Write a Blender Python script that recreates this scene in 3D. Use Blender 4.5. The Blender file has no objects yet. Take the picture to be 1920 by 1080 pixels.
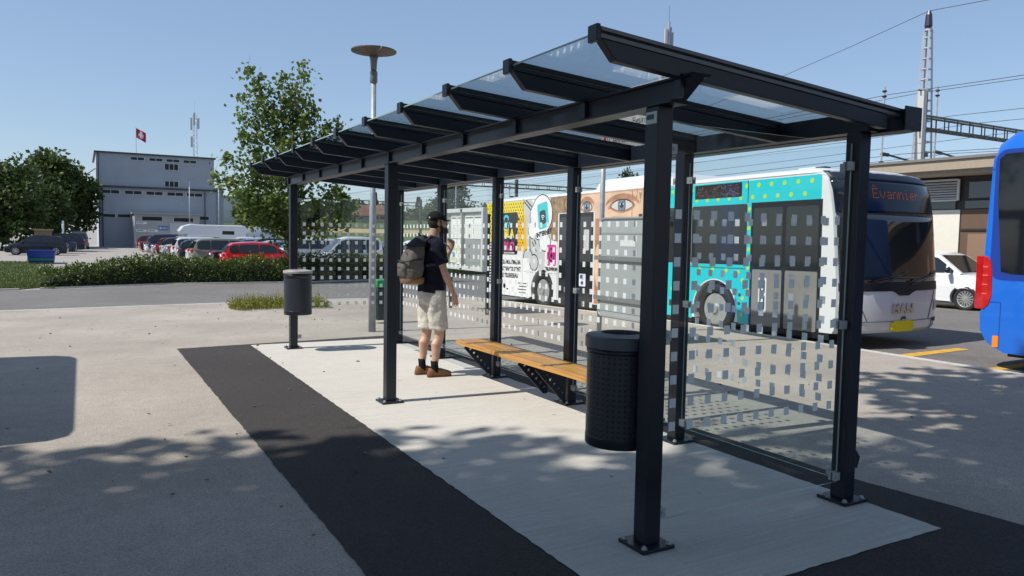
import bpy, bmesh, math, random
from mathutils import Vector, Matrix, noise
R = math.radians
random.seed(7)
scene = bpy.context.scene
COL = scene.collection
PI = math.pi

# ------------------------------------------------------------------ materials
MATS = {}
def nodes_of(m):
    m.use_nodes = True
    nt = m.node_tree
    return nt, nt.nodes, nt.links, nt.nodes['Principled BSDF']

def mat(name, col, rough=0.6, metal=0.0, var=0.0, scale=8.0, bump=0.0, bscale=60.0, spec=0.5, coat=0.0, emit=None, estr=0.0, trans=0.0):
    if name in MATS: return MATS[name]
    m = bpy.data.materials.new(name)
    nt, N, L, b = nodes_of(m)
    b.inputs['Base Color'].default_value = (*col, 1)
    b.inputs['Roughness'].default_value = rough
    b.inputs['Metallic'].default_value = metal
    b.inputs['Specular IOR Level'].default_value = spec
    b.inputs['Coat Weight'].default_value = coat
    if emit:
        b.inputs['Emission Color'].default_value = (*emit, 1)
        b.inputs['Emission Strength'].default_value = estr
    if var or bump:
        tc = N.new('ShaderNodeTexCoord')
        if var:
            nz = N.new('ShaderNodeTexNoise'); nz.inputs['Scale'].default_value = scale
            nz.inputs['Detail'].default_value = 5; nz.inputs['Roughness'].default_value = 0.65
            L.new(tc.outputs['Object'], nz.inputs['Vector'])
            rp = N.new('ShaderNodeMapRange')
            rp.inputs['From Min'].default_value = 0.25; rp.inputs['From Max'].default_value = 0.75
            rp.inputs['To Min'].default_value = 1 - var; rp.inputs['To Max'].default_value = 1 + var
            L.new(nz.outputs['Fac'], rp.inputs['Value'])
            mx = N.new('ShaderNodeVectorMath'); mx.operation = 'SCALE'
            mx.inputs[0].default_value = col
            L.new(rp.outputs['Result'], mx.inputs['Scale'])
            L.new(mx.outputs['Vector'], b.inputs['Base Color'])
            r2 = N.new('ShaderNodeMapRange')
            r2.inputs['To Min'].default_value = max(0.03, rough - 0.1); r2.inputs['To Max'].default_value = min(1, rough + 0.1)
            L.new(nz.outputs['Fac'], r2.inputs['Value']); L.new(r2.outputs['Result'], b.inputs['Roughness'])
        if bump:
            n2 = N.new('ShaderNodeTexNoise'); n2.inputs['Scale'].default_value = bscale; n2.inputs['Detail'].default_value = 3
            L.new(tc.outputs['Object'], n2.inputs['Vector'])
            bp = N.new('ShaderNodeBump'); bp.inputs['Strength'].default_value = bump; bp.inputs['Distance'].default_value = 0.01
            L.new(n2.outputs['Fac'], bp.inputs['Height']); L.new(bp.outputs['Normal'], b.inputs['Normal'])
    MATS[name] = m
    return m

def glass_mat(name, tint, base=0.04, rough=0.0, amount=1.0):
    if name in MATS: return MATS[name]
    m = bpy.data.materials.new(name); m.use_nodes = True
    nt = m.node_tree; N, L = nt.nodes, nt.links
    for n in list(N): N.remove(n)
    out = N.new('ShaderNodeOutputMaterial'); mix = N.new('ShaderNodeMixShader')
    tr = N.new('ShaderNodeBsdfTransparent'); tr.inputs['Color'].default_value = (*tint, 1)
    gl = N.new('ShaderNodeBsdfGlossy'); gl.inputs['Roughness'].default_value = rough
    lw = N.new('ShaderNodeLayerWeight'); lw.inputs['Blend'].default_value = 0.5
    pw = N.new('ShaderNodeMath'); pw.operation = 'POWER'; pw.inputs[1].default_value = 4.5
    ma = N.new('ShaderNodeMath'); ma.operation = 'MULTIPLY_ADD'; ma.inputs[1].default_value = 0.9 * amount; ma.inputs[2].default_value = base
    L.new(lw.outputs['Facing'], pw.inputs[0]); L.new(pw.outputs[0], ma.inputs[0]); L.new(ma.outputs[0], mix.inputs['Fac'])
    L.new(tr.outputs[0], mix.inputs[1]); L.new(gl.outputs[0], mix.inputs[2]); L.new(mix.outputs[0], out.inputs['Surface'])
    MATS[name] = m
    return m

def leaf_mat(name, col, col2, rough=0.5, transl=0.35):
    if name in MATS: return MATS[name]
    m = bpy.data.materials.new(name); m.use_nodes = True
    nt = m.node_tree; N, L = nt.nodes, nt.links
    for n in list(N): N.remove(n)
    out = N.new('ShaderNodeOutputMaterial')
    gi = N.new('ShaderNodeNewGeometry')
    rp = N.new('ShaderNodeMix'); rp.data_type = 'RGBA'
    rp.inputs[6].default_value = (*col, 1); rp.inputs[7].default_value = (*col2, 1)
    L.new(gi.outputs['Random Per Island'], rp.inputs['Factor'])
    df = N.new('ShaderNodeBsdfPrincipled'); df.inputs['Roughness'].default_value = rough; df.inputs['Specular IOR Level'].default_value = 0.35
    tl = N.new('ShaderNodeBsdfTranslucent')
    L.new(rp.outputs[2], df.inputs['Base Color']); L.new(rp.outputs[2], tl.inputs['Color'])
    mx = N.new('ShaderNodeMixShader'); mx.inputs['Fac'].default_value = transl
    L.new(df.outputs[0], mx.inputs[1]); L.new(tl.outputs[0], mx.inputs[2]); L.new(mx.outputs[0], out.inputs['Surface'])
    MATS[name] = m
    return m

# ------------------------------------------------------------------ mesh builder
class MB:
    def __init__(s): s.v = []; s.f = []; s.m = []; s.cur = 0; s.M = None
    def add(s, vs, fs):
        o = len(s.v)
        if s.M is not None: vs = [s.M @ Vector(p) for p in vs]
        s.v += [tuple(p) for p in vs]
        s.f += [tuple(i + o for i in f) for f in fs]; s.m += [s.cur] * len(fs)
        return s
    def box(s, x0, x1, y0, y1, z0, z1):
        vs = [(x0,y0,z0),(x1,y0,z0),(x1,y1,z0),(x0,y1,z0),(x0,y0,z1),(x1,y0,z1),(x1,y1,z1),(x0,y1,z1)]
        return s.add(vs, [(3,2,1,0),(4,5,6,7),(0,1,5,4),(1,2,6,5),(2,3,7,6),(3,0,4,7)])
    def cbox(s, c, d): return s.box(c[0]-d[0]/2, c[0]+d[0]/2, c[1]-d[1]/2, c[1]+d[1]/2, c[2]-d[2]/2, c[2]+d[2]/2)
    def prism(s, pts, vec):
        "closed outline (3d points) pushed along vec"
        n = len(pts); vec = Vector(vec)
        a = [Vector(p) for p in pts]; b = [p + vec for p in a]
        nrm = Vector((0,0,0))
        for i in range(n): nrm += a[i].cross(a[(i+1) % n])
        if nrm.dot(vec) > 0: a, b = b, a
        # a is now the side whose outline normal points outward
        return s.add(a + b, [tuple(range(n)), tuple(range(2*n-1, n-1, -1))] + [(i, i+n, (i+1) % n + n, (i+1) % n) for i in range(n)])
    def rings(s, rings, cap=True, close=True):
        n = len(rings[0]); vs = [p for r in rings for p in r]; fs = []
        for k in range(len(rings)-1):
            for i in range(n if close else n-1):
                j = (i+1) % n
                fs.append((k*n+i, k*n+j, (k+1)*n+j, (k+1)*n+i))
        if cap:
            fs.append(tuple(range(n-1, -1, -1))); fs.append(tuple(range((len(rings)-1)*n, len(rings)*n)))
        return s.add(vs, fs)
    def tube(s, pts, rad, n=8, cap=True, flat=None):
        pts = [Vector(p) for p in pts]
        if not isinstance(rad, (list, tuple)): rad = [rad]*len(pts)
        rs = []; prev = None
        for i, p in enumerate(pts):
            if i == 0: d = pts[1]-pts[0]
            elif i == len(pts)-1: d = pts[-1]-pts[-2]
            else: d = (pts[i+1]-pts[i]).normalized() + (pts[i]-pts[i-1]).normalized()
            d.normalize()
            if prev is None:
                a = Vector((0,0,1)) if abs(d.z) < 0.9 else Vector((1,0,0))
                x = a.cross(d).normalized()
            else:
                x = (prev - d*prev.dot(d)).normalized()
            prev = x; y = d.cross(x)
            r = rad[i]
            rs.append([p + x*(math.cos(2*PI*k/n)*r) + y*(math.sin(2*PI*k/n)*r) for k in range(n)])
        return s.rings(rs, cap)
    def lathe(s, prof, n=24, c=(0,0,0), axis='z', cap=True):
        rs = []
        for r, h in prof:
            ring = []
            for k in range(n):
                a = 2*PI*k/n; p = (r*math.cos(a), r*math.sin(a), h)
                if axis == 'x': p = (p[2], p[0], p[1])
                if axis == 'y': p = (p[1], p[2], p[0])
                ring.append((p[0]+c[0], p[1]+c[1], p[2]+c[2]))
            rs.append(ring)
        return s.rings(rs, cap)
    def ball(s, c, r, n=14, m=8):
        if not isinstance(r, (list, tuple)): r = (r, r, r)
        rs = []
        for j in range(m+1):
            t = -PI/2 + PI*j/m; cz, sz = math.cos(t), math.sin(t)
            cz = max(cz, 0.02)
            rs.append([(c[0]+r[0]*cz*math.cos(2*PI*k/n), c[1]+r[1]*cz*math.sin(2*PI*k/n), c[2]+r[2]*sz) for k in range(n)])
        return s.rings(rs)
    def leaf(s, p, d, size, w=0.6):
        "one leaf: a bent pair of triangles"
        p = Vector(p); d = d.normalized(); a = Vector((random.gauss(0,1), random.gauss(0,1), random.gauss(0,1)))
        x = d.cross(a)
        if x.length < 1e-4: x = Vector((1,0,0))
        x.normalize(); n = x.cross(d)
        m = p + d*size*0.5
        return s.add([p, m + x*size*w*0.5 + n*size*0.08, p + d*size, m - x*size*w*0.5 + n*size*0.08], [(0,1,2,3)])

def link(o, parent=None):
    COL.objects.link(o)
    if parent is not None: o.parent = parent
    return o

def obj(name, mb, mats, parent=None, smooth=False, bevel=0.0, seg=2, loc=None, angle=35):
    me = bpy.data.meshes.new(name)
    me.from_pydata(mb.v, [], mb.f)
    if not isinstance(mats, (list, tuple)): mats = [mats]
    for m in mats: me.materials.append(m)
    if len(mats) > 1: me.polygons.foreach_set('material_index', mb.m)
    if smooth: me.polygons.foreach_set('use_smooth', [True]*len(me.polygons))
    me.update()
    o = bpy.data.objects.new(name, me); link(o, parent)
    if loc is not None: o.location = loc
    if bevel:
        b = o.modifiers.new('bevel', 'BEVEL'); b.width = bevel; b.segments = seg; b.limit_method = 'ANGLE'; b.angle_limit = R(angle)
        if smooth:
            b.harden_normals = True
    return o

def bake(o):
    "apply the modifiers of o"
    dg = bpy.context.evaluated_depsgraph_get(); dg.update()
    me = bpy.data.meshes.new_from_object(o.evaluated_get(dg)); o.modifiers.clear(); o.data = me
    return o

def tag(o, label, cat, group=None, kind=None):
    if label: o['label'] = label
    if cat: o['category'] = cat
    if group: o['group'] = group
    if kind: o['kind'] = kind
    return o

def thing(name, label, cat, loc=(0,0,0), rz=0.0, group=None):
    o = bpy.data.objects.new(name, None); o.empty_display_size = 0.2; link(o)
    o.location = loc; o.rotation_euler = (0, 0, rz)
    return tag(o, label, cat, group)

def struct(name, mb, mats, smooth=False):
    o = obj(name, mb, mats, None, smooth); o['kind'] = 'structure'; return o

CH = {}
def dup(root, loc, rz, label, group=None):
    r = root.copy(); COL.objects.link(r); r.location = loc; r.rotation_euler = (0, 0, rz)
    r['label'] = label
    if group: r['group'] = group
    for ch in [o for o in bpy.data.objects if o.parent is root]:
        c = ch.copy(); COL.objects.link(c); c.parent = r
        for g in [o for o in bpy.data.objects if o.parent is ch]:
            d = g.copy(); COL.objects.link(d); d.parent = c
    return r

def text_mesh(name, body, size, m, parent, M, extrude=0.002, align='CENTER', bold=0.0, sx=1.0, shear=0.0):
    cu = bpy.data.curves.new(name, 'FONT'); cu.body = body; cu.size = size; cu.extrude = extrude
    cu.align_x = align; cu.align_y = 'CENTER'; cu.offset = bold; cu.resolution_u = 3; cu.shear = shear
    t = bpy.data.objects.new(name, cu); COL.objects.link(t)
    dg = bpy.context.evaluated_depsgraph_get(); dg.update()
    me = bpy.data.meshes.new_from_object(t.evaluated_get(dg))
    bpy.data.objects.remove(t)
    for v in me.vertices: v.co.x *= sx
    me.transform(M); me.materials.clear(); me.materials.append(m); me.name = name
    o = bpy.data.objects.new(name, me); link(o, parent)
    return o

# ------------------------------------------------------------------ camera, sun, sky
cam = bpy.data.cameras.new('camera'); co = bpy.data.objects.new('camera', cam); COL.objects.link(co)
scene.camera = co
cam.sensor_width = 36; cam.lens = 1425.6/1920*36; cam.clip_end = 4000; cam.clip_start = 0.05
yaw, pit, rol = 0.5153, 0.0655, 0.0185
f = Vector((math.sin(yaw)*math.cos(pit), math.cos(yaw)*math.cos(pit), -math.sin(pit)))
r_ = Vector((math.cos(yaw), -math.sin(yaw), 0)); u_ = r_.cross(f)
rr = r_*math.cos(rol) + u_*math.sin(rol); uu = -r_*math.sin(rol) + u_*math.cos(rol)
co.matrix_world = Matrix(((rr.x, uu.x, -f.x, -2.552), (rr.y, uu.y, -f.y, -3.027), (rr.z, uu.z, -f.z, 1.6), (0,0,0,1)))

SUN_EL = R(50.5); SUN_DIR = Vector((-1, 0.065, 0)).normalized()*math.cos(SUN_EL) + Vector((0,0,math.sin(SUN_EL)))
sl = bpy.data.lights.new('sun', 'SUN'); sl.energy = 5.0; sl.angle = R(0.53); sl.color = (1.0, 0.95, 0.87)
so = bpy.data.objects.new('sun', sl); COL.objects.link(so)
so.rotation_euler = (-SUN_DIR).to_track_quat('-Z', 'Y').to_euler(); so.location = (-30, 0, 30)
w = bpy.data.worlds.new('World'); scene.world = w; w.use_nodes = True
sk = w.node_tree.nodes.new('ShaderNodeTexSky'); sk.sky_type = 'NISHITA'; sk.sun_disc = False
sk.sun_elevation = SUN_EL; sk.sun_rotation = math.atan2(SUN_DIR.x, SUN_DIR.y); sk.air_density = 1.0; sk.dust_density = 0.6; sk.ozone_density = 2.2; sk.altitude = 380
bg = w.node_tree.nodes['Background']; bg.inputs['Strength'].default_value = 0.15
hz = w.node_tree.nodes.new('ShaderNodeMix'); hz.data_type = 'RGBA'; hz.inputs['Factor'].default_value = 0.43
hz.inputs[7].default_value = (2.15, 2.95, 4.25, 1)      # an even summer haze over the clear sky
w.node_tree.links.new(sk.outputs['Color'], hz.inputs[6]); w.node_tree.links.new(hz.outputs[2], bg.inputs['Color'])
scene.view_settings.view_transform = 'Standard'; scene.view_settings.look = 'None'; scene.view_settings.exposure = 0.0; scene.view_settings.gamma = 1.0
scene.cycles.transparent_max_bounces = 40
scene.cycles.max_bounces = 8
# ------------------------------------------------------------------ common materials
STEEL = mat('anthracite_paint', (0.0105, 0.015, 0.025), 0.38, 0.0, 0.28, 4.0, bump=.08, bscale=25, spec=0.45)
ALU = mat('anodised_bar', (0.13, 0.135, 0.145), 0.4, 0.4)
GALV = mat('galvanised_steel', (0.42, 0.44, 0.46), 0.5, 0.35, 0.25, 14)
CHROME = mat('bright_steel', (0.6, 0.6, 0.6), 0.25, 1.0)
BLACK = mat('black_plastic', (0.012, 0.012, 0.014), 0.5)
RUBBER = mat('rubber', (0.018, 0.018, 0.018), 0.8, var=0.2)
DGLASS = mat('dark_glass', (0.010, 0.013, 0.016), 0.04, spec=0.8)
WHITE = mat('white_paint', (0.78, 0.79, 0.80), 0.3, coat=0.4)

def ground_z(u):
    if u < 5: return -0.12
    if u < 21: return -0.12 - 0.013*(u-5)
    return -0.33

def ground_material(name, col, var, speck=0.0, speck_scale=260, blotch=0.5, fine=0.3, stretch=None, cracks=False, tint=None, bump=0.5, rough=0.9):
    m = bpy.data.materials.new(name); nt, N, L, b = nodes_of(m)
    b.inputs['Roughness'].default_value = rough; b.inputs['Specular IOR Level'].default_value = 0.25
    tc = N.new('ShaderNodeTexCoord')
    vec = tc.outputs['Object']
    def nz(scale, detail=6, rgh=0.6, v=None):
        n = N.new('ShaderNodeTexNoise'); n.inputs['Scale'].default_value = scale; n.inputs['Detail'].default_value = detail; n.inputs['Roughness'].default_value = rgh
        L.new(v or vec, n.inputs['Vector']); return n.outputs['Fac']
    def rng(x, a, bb, lo, hi):
        r = N.new('ShaderNodeMapRange'); r.inputs['From Min'].default_value = a; r.inputs['From Max'].default_value = bb
        r.inputs['To Min'].default_value = lo; r.inputs['To Max'].default_value = hi; L.new(x, r.inputs['Value']); return r.outputs['Result']
    def mul(a, bb):
        r = N.new('ShaderNodeMath'); r.operation = 'MULTIPLY'; L.new(a, r.inputs[0]); L.new(bb, r.inputs[1]); return r.outputs[0]
    f = rng(nz(blotch, 5, 0.55), 0.3, 0.7, 1-var, 1+var)
    f = mul(f, rng(nz(7.0, 6, 0.7), 0.25, 0.75, 1-var*0.7, 1+var*0.7))
    f = mul(f, rng(nz(75, 3, 0.6), 0.3, 0.7, 1-fine, 1+fine))
    if stretch:
        mp = N.new('ShaderNodeMapping'); mp.inputs['Scale'].default_value = stretch; L.new(vec, mp.inputs['Vector'])
        f = mul(f, rng(nz(1.0, 6, 0.7, mp.outputs['Vector']), 0.3, 0.7, 0.86, 1.10))
    h = None
    if speck:
        vo = N.new('ShaderNodeTexVoronoi'); vo.inputs['Scale'].default_value = speck_scale; L.new(vec, vo.inputs['Vector'])
        sp = N.new('ShaderNodeSeparateColor'); L.new(vo.outputs['Color'], sp.inputs['Color'])
        f = mul(f, rng(sp.outputs['Red'], 0, 1, 1-speck, 1+speck))
        h = vo.outputs['Distance']
    mx = N.new('ShaderNodeVectorMath'); mx.operation = 'SCALE'; mx.inputs[0].default_value = col
    L.new(f, mx.inputs['Scale']); cur = mx.outputs['Vector']
    # stains with a shape of their own
    st = nz(0.9, 8, 0.75)
    sm = N.new('ShaderNodeMix'); sm.data_type = 'RGBA'
    L.new(rng(st, 0.55, 0.76, 0, 0.5), sm.inputs['Factor']); L.new(cur, sm.inputs[6])
    sm.inputs[7].default_value = (*(tint or tuple(c*0.6 for c in col)), 1)
    cur = sm.outputs[2]
    # small dark spots (chewing gum, litter)
    v2 = N.new('ShaderNodeTexVoronoi'); v2.inputs['Scale'].default_value = 2.3; L.new(vec, v2.inputs['Vector'])
    s2 = N.new('ShaderNodeMix'); s2.data_type = 'RGBA'
    L.new(rng(v2.outputs['Distance'], 0.035, 0.05, 0.55, 0), s2.inputs['Factor']); L.new(cur, s2.inputs[6])
    s2.inputs[7].default_value = (*tuple(c*0.25 for c in col), 1); cur = s2.outputs[2]
    if cracks:
        wn = N.new('ShaderNodeTexNoise'); wn.inputs['Scale'].default_value = 1.3; wn.inputs['Detail'].default_value = 6; L.new(vec, wn.inputs['Vector'])
        wa = N.new('ShaderNodeVectorMath'); wa.operation = 'MULTIPLY_ADD'; wa.inputs[1].default_value = (1.4, 1.4, 0); L.new(wn.outputs['Color'], wa.inputs[0]); L.new(vec, wa.inputs[2])
        v3 = N.new('ShaderNodeTexVoronoi'); v3.feature = 'DISTANCE_TO_EDGE'; v3.inputs['Scale'].default_value = 0.27; L.new(wa.outputs['Vector'], v3.inputs['Vector'])
        s3 = N.new('ShaderNodeMix'); s3.data_type = 'RGBA'
        L.new(mul(rng(v3.outputs['Distance'], 0.0015, 0.004, 0.5, 0), rng(nz(0.8, 3), 0.45, 0.6, 0, 1)), s3.inputs['Factor']); L.new(cur, s3.inputs[6]); s3.inputs[7].default_value = (*tuple(c*0.3 for c in col), 1); cur = s3.outputs[2]
    L.new(cur, b.inputs['Base Color'])
    if bump:
        bp = N.new('ShaderNodeBump'); bp.inputs['Strength'].default_value = bump; bp.inputs['Distance'].default_value = 0.004
        L.new(h if h is not None else nz(140, 3), bp.inputs['Height']); L.new(bp.outputs['Normal'], b.inputs['Normal'])
    MATS[name] = m
    return m

M_PAVE = ground_material('pavement_aggregate', (0.372, 0.332, 0.288), 0.15, 0.19, 160, tint=(0.27, 0.235, 0.20), fine=0.22)
M_FRESH = ground_material('fresh_asphalt', (0.056, 0.050, 0.048), 0.10, 0.32, 160, fine=0.2, tint=(0.085, 0.078, 0.072), bump=0.7)
M_ROAD = ground_material('road_asphalt', (0.175, 0.165, 0.157), 0.12, 0.3, 140, tint=(0.10, 0.098, 0.095))
M_SLAB = ground_material('broomed_concrete', (0.55, 0.525, 0.475), 0.06, 0.0, stretch=(1.2, 46, 1), fine=0.08, tint=(0.43, 0.385, 0.32), bump=0.35)
M_LOT = ground_material('car_park_asphalt', (0.34, 0.315, 0.285), 0.12, 0.2, 100, tint=(0.22, 0.21, 0.20))
M_KERB = ground_material('kerb_concrete', (0.55, 0.53, 0.49), 0.12, 0.1, 120)
M_GRASS = ground_material('lawn', (0.075, 0.105, 0.030), 0.35, 0.4, 40, tint=(0.13, 0.14, 0.05), blotch=0.35)
M_FIELD = ground_material('field', (0.075, 0.10, 0.04), 0.25, 0.2, 8, blotch=0.05)
M_TAN = ground_material('stubble', (0.36, 0.29, 0.16), 0.2, 0.2, 8, blotch=0.05)

# ------------------------------------------------------------------ ground, roads, pavement
def strip(name, xs, us, zf, m, dz=0.0):
    mb = MB(); n = len(xs)
    vs = [(x, u, zf(u)+dz) for u in us for x in xs]; fs = []
    for j in range(len(us)-1):
        for i in range(n-1): fs.append((j*n+i, j*n+i+1, (j+1)*n+i+1, (j+1)*n+i))
    mb.add(vs, fs); return struct(name, mb, m)
strip('ground', [-900, -100, -30, 0, 30, 100, 900], [-600, -60, 5, 9, 13, 17, 21, 60, 200, 700, 1600], ground_z, M_LOT)

def sheet(name, loops, m, dz):
    "polygon(s) in plan draped on the ground"
    mb = MB()
    for poly in loops:
        mb.add([(x, u, ground_z(u)+dz) for x, u in poly], [tuple(range(len(poly)))])
    return struct(name, mb, m)

# road in front of the hedge and the bus lane beside the pavement
mb = MB()
rx = [7.0, 19.5]
us = [-60, 5, 9, 13, 17, 21, 34]
for a, b_ in zip(us[:-1], us[1:]):
    mb.add([(rx[0], a, ground_z(a)+.004), (rx[1], a, ground_z(a)+.004), (rx[1], b_, ground_z(b_)+.004), (rx[0], b_, ground_z(b_)+.004)], [(0,1,2,3)])
for (xa, ya0, ya1), (xb, yb0, yb1) in zip([(-60, 2.0, 12.0), (-4.2, 14.5, 25.3), (0.5, 15.5, 27.2)], [(-4.2, 14.5, 25.3), (0.5, 15.5, 27.2), (7.0, 15.5, 28.3)]):
    for k in range(4):
        q = [(xa, ya0+(ya1-ya0)*k/4), (xb, yb0+(yb1-yb0)*k/4), (xb, yb0+(yb1-yb0)*(k+1)/4), (xa, ya0+(ya1-ya0)*(k+1)/4)]
        mb.add([(x, u, ground_z(u)+.004) for x, u in q], [(0,1,2,3)])
struct('road', mb, M_ROAD)

def pave_z(u):
    if u < 8.5: return 0.0
    return min(0.0, -0.0235*(u-8.5))
def pave_edge(x):
    if x < 3.8: return 17.55 + 0.2*x*0.9
    return 18.23 - (x-3.8)*0.2
mb = MB(); xs = [-60, -30, -12, -6, -3, -1, 1, 3, 3.8, 5, 6.5, 7.0, 7.7]
ts = [-60, 0, 4, 8.5]
for i in range(len(xs)-1):
    for j in range(len(ts)-1):
        mb.add([(xs[i], ts[j], 0), (xs[i+1], ts[j], 0), (xs[i+1], ts[j+1], 0), (xs[i], ts[j+1], 0)], [(0,1,2,3)])
    ea, eb = (pave_edge(max(xs[i], -40)), pave_edge(max(xs[i+1], -40)))
    for k in range(6):
        a0, a1 = 8.5+(ea-8.5)*k/6, 8.5+(ea-8.5)*(k+1)/6; b0, b1 = 8.5+(eb-8.5)*k/6, 8.5+(eb-8.5)*(k+1)/6
        mb.add([(xs[i], a0, pave_z(a0)), (xs[i+1], b0, pave_z(b0)), (xs[i+1], b1, pave_z(b1)), (xs[i], a1, pave_z(a1))], [(0,1,2,3)])
struct('pavement', mb, M_PAVE)
# kerb stones: the edge of the bus bay and the edge along the road
mb = MB()
y = -40.0
while y < 17.4:
    y2 = min(y+1.0, 17.42); za, zb = pave_z(y), pave_z(y2)
    a, b_ = (y+.004, y2-.004)
    mb.add([(7.7,a,-.5),(7.86,a,-.5),(7.86,b_,-.5),(7.7,b_,-.5),(7.7,a,za+.003),(7.85,a,za+.003),(7.85,b_,zb+.003),(7.7,b_,zb+.003)],
           [(3,2,1,0),(4,5,6,7),(0,1,5,4),(1,2,6,5),(2,3,7,6),(3,0,4,7)])
    y = y2
xx = -40.0
while xx < 7.6:
    x2 = min(xx+1.0, 7.7); e1, e2 = pave_edge(xx), pave_edge(x2)
    z1, z2 = pave_z(e1)+.004, pave_z(e2)+.004
    mb.add([(xx,e1,-.6),(x2-.006,e2,-.6),(x2-.006,e2+.14,-.6),(xx,e1+.14,-.6),(xx,e1,z1),(x2-.006,e2,z2),(x2-.006,e2+.14,z2),(xx,e1+.14,z1)],
           [(3,2,1,0),(4,5,6,7),(0,1,5,4),(1,2,6,5),(2,3,7,6),(3,0,4,7)])
    xx = x2
struct('kerb', mb, M_KERB)

# asphalt border and concrete slab under the shelter, edges a little ragged
def ragged(p, q, n, amp):
    p, q = Vector(p), Vector(q); d = (q-p); nn = Vector((-d.y, d.x)).normalized()
    return [p + d*(i/n) + nn*random.uniform(-amp, amp)*(0 if i == 0 else 1) for i in range(n)]
def plan(name, corners, z, m, amp=0.006, step=0.12):
    pts = []
    for a, b_ in zip(corners, corners[1:]+corners[:1]):
        pts += ragged(a, b_, max(2, int((Vector(b_)-Vector(a)).length/step)), amp)
    mb = MB(); mb.add([(p.x, p.y, z) for p in pts], [tuple(range(len(pts)))]); return struct(name, mb, m)
plan('asphalt_border', [(-1.40, -1.7), (2.3, -1.7), (2.15, -0.76), (2.02, 0.2), (1.98, 3.0), (1.95, 8.55), (-1.44, 8.22)], 0.004, M_FRESH, 0.006, .05)
plan('concrete_slab', [(-0.52, -0.6), (1.655, -0.577), (1.655, 8.16), (-0.475, 8.183)], 0.008, M_SLAB, 0.005, .05)

# yellow bay markings and a white parking line on the bus lane
M_YEL = mat('road_paint_yellow', (0.62, 0.36, 0.05), 0.8, var=0.35, scale=9)
M_WLINE = mat('road_paint_white', (0.62, 0.61, 0.58), 0.8, var=0.3, scale=9)
mb = MB()
for q in [[(8.0, 4.02), (10.3, 4.16), (10.3, 4.36), (8.0, 4.26)], [(8.0, 2.72), (12, 2.86), (12, 3.02), (8.0, 2.92)]]:
    mb.add([(x, u, ground_z(u)+.009) for x, u in q], [(0,1,2,3)])
struct('road_marking', mb, M_YEL)
mb = MB()
for q in [[(17.35, 2), (17.5, 2), (18.3, 12.5), (18.15, 12.5)]]:
    mb.add([(x, u, ground_z(u)+.009) for x, u in q], [(0,1,2,3)])
struct('parking_line', mb, M_WLINE)
# ------------------------------------------------------------------ the shelter
PANE = glass_mat('clear_glass', (0.972, 0.985, 0.98), 0.022, amount=.6)
ROOFG = glass_mat('grey_roof_glass', (0.92, 0.955, 0.975), 0.05)
DOT = leaf_mat('frit_dot', (0.92, 0.93, 0.93), (0.92, 0.93, 0.93), 0.6, 0.22)
EDGE = mat('glass_edge', (0.30, 0.38, 0.36), 0.2)
W, BAY, L5 = 1.558, 1.53, 7.65
HB = 2.272
shelter = thing('bus_shelter', 'long anthracite steel bus shelter with glass roof and dotted glass walls', 'bus shelter', (0, 0, 0))

def post(x, y, top, z0=0.008):
    mb = MB(); mb.box(x-.05, x+.05, y-.05, y+.05, z0+.02, top)
    p_ = obj('post', mb, STEEL, shelter, True, 0.006, 2)
    b = MB(); b.box(x-.105, x+.105, y-.105, y+.105, z0, z0+.02)
    bp = obj('base_plate', b, STEEL, p_, True, 0.003, 1)
    for sx in (-1, 1):
        for sy in (-1, 1):
            b = MB(); c = (x+sx*.08, y+sy*.08, 0)
            b.lathe([(.017, z0+.0205), (.017, z0+.023), (.012, z0+.0231), (.012, z0+.034), (.006, z0+.0341), (.006, z0+.038)], 12, c); obj('bolt', b, GALV, p_)
    return p_
front = [post(0, y, HB) for y in (0, 3.825, L5)]
back = [post(W, i*BAY, HB) for i in range(6)]

# front beam: flanged section along the posts, near end cut at a slant
def section_y(mb, prof, y0, y1, cut0=0.0, cut1=0.0, z0=None):
    n = len(prof); zs = [p[1] for p in prof]; zl, zh = min(zs), max(zs)
    A = [(x, y0 + cut0*(1-(z-zl)/(zh-zl)), z) for x, z in prof]; B = [(x, y1 - cut1*(1-(z-zl)/(zh-zl)), z) for x, z in prof]
    return mb.rings([A, B])
z0, z1 = HB, HB+.118
Iprof = [(-.06,z0),(.06,z0),(.06,z0+.012),(.035,z0+.014),(.035,z1-.014),(.06,z1-.012),(.06,z1),(-.06,z1),(-.06,z1-.012),(-.035,z1-.014),(-.035,z0+.014),(-.06,z0+.012)]
mb = MB(); section_y(mb, Iprof, -.30, 7.83, 0.16, 0.10)
obj('front_beam', mb, STEEL, shelter, True, 0.002, 1)
# back beam with the rain gutter behind it
mb = MB(); mb.box(W-.05, W+.05, -.10, 7.80, z0, z1)
obj('back_beam', mb, STEEL, shelter, True, 0.004, 2)
mb = MB()
g0, g1 = W+.052, W+.175
section_y(mb, [(g0, z0-.005), (g1, z0-.005), (g1, z0+.125), (g1-.008, z0+.125), (g1-.008, z0+.005), (g0+.008, z0+.005), (g0+.008, z0+.118), (g0, z0+.118)], -.27, 7.82)
gut = obj('gutter', mb, STEEL, shelter)
for y in (-.27, 7.81):
    mb = MB(); mb.box(g0-.03, g1+.002, y-.012, y-.002, z0-.007, z0+.13); obj('end_cap', mb, STEEL, gut, True, .002, 1)

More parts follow.
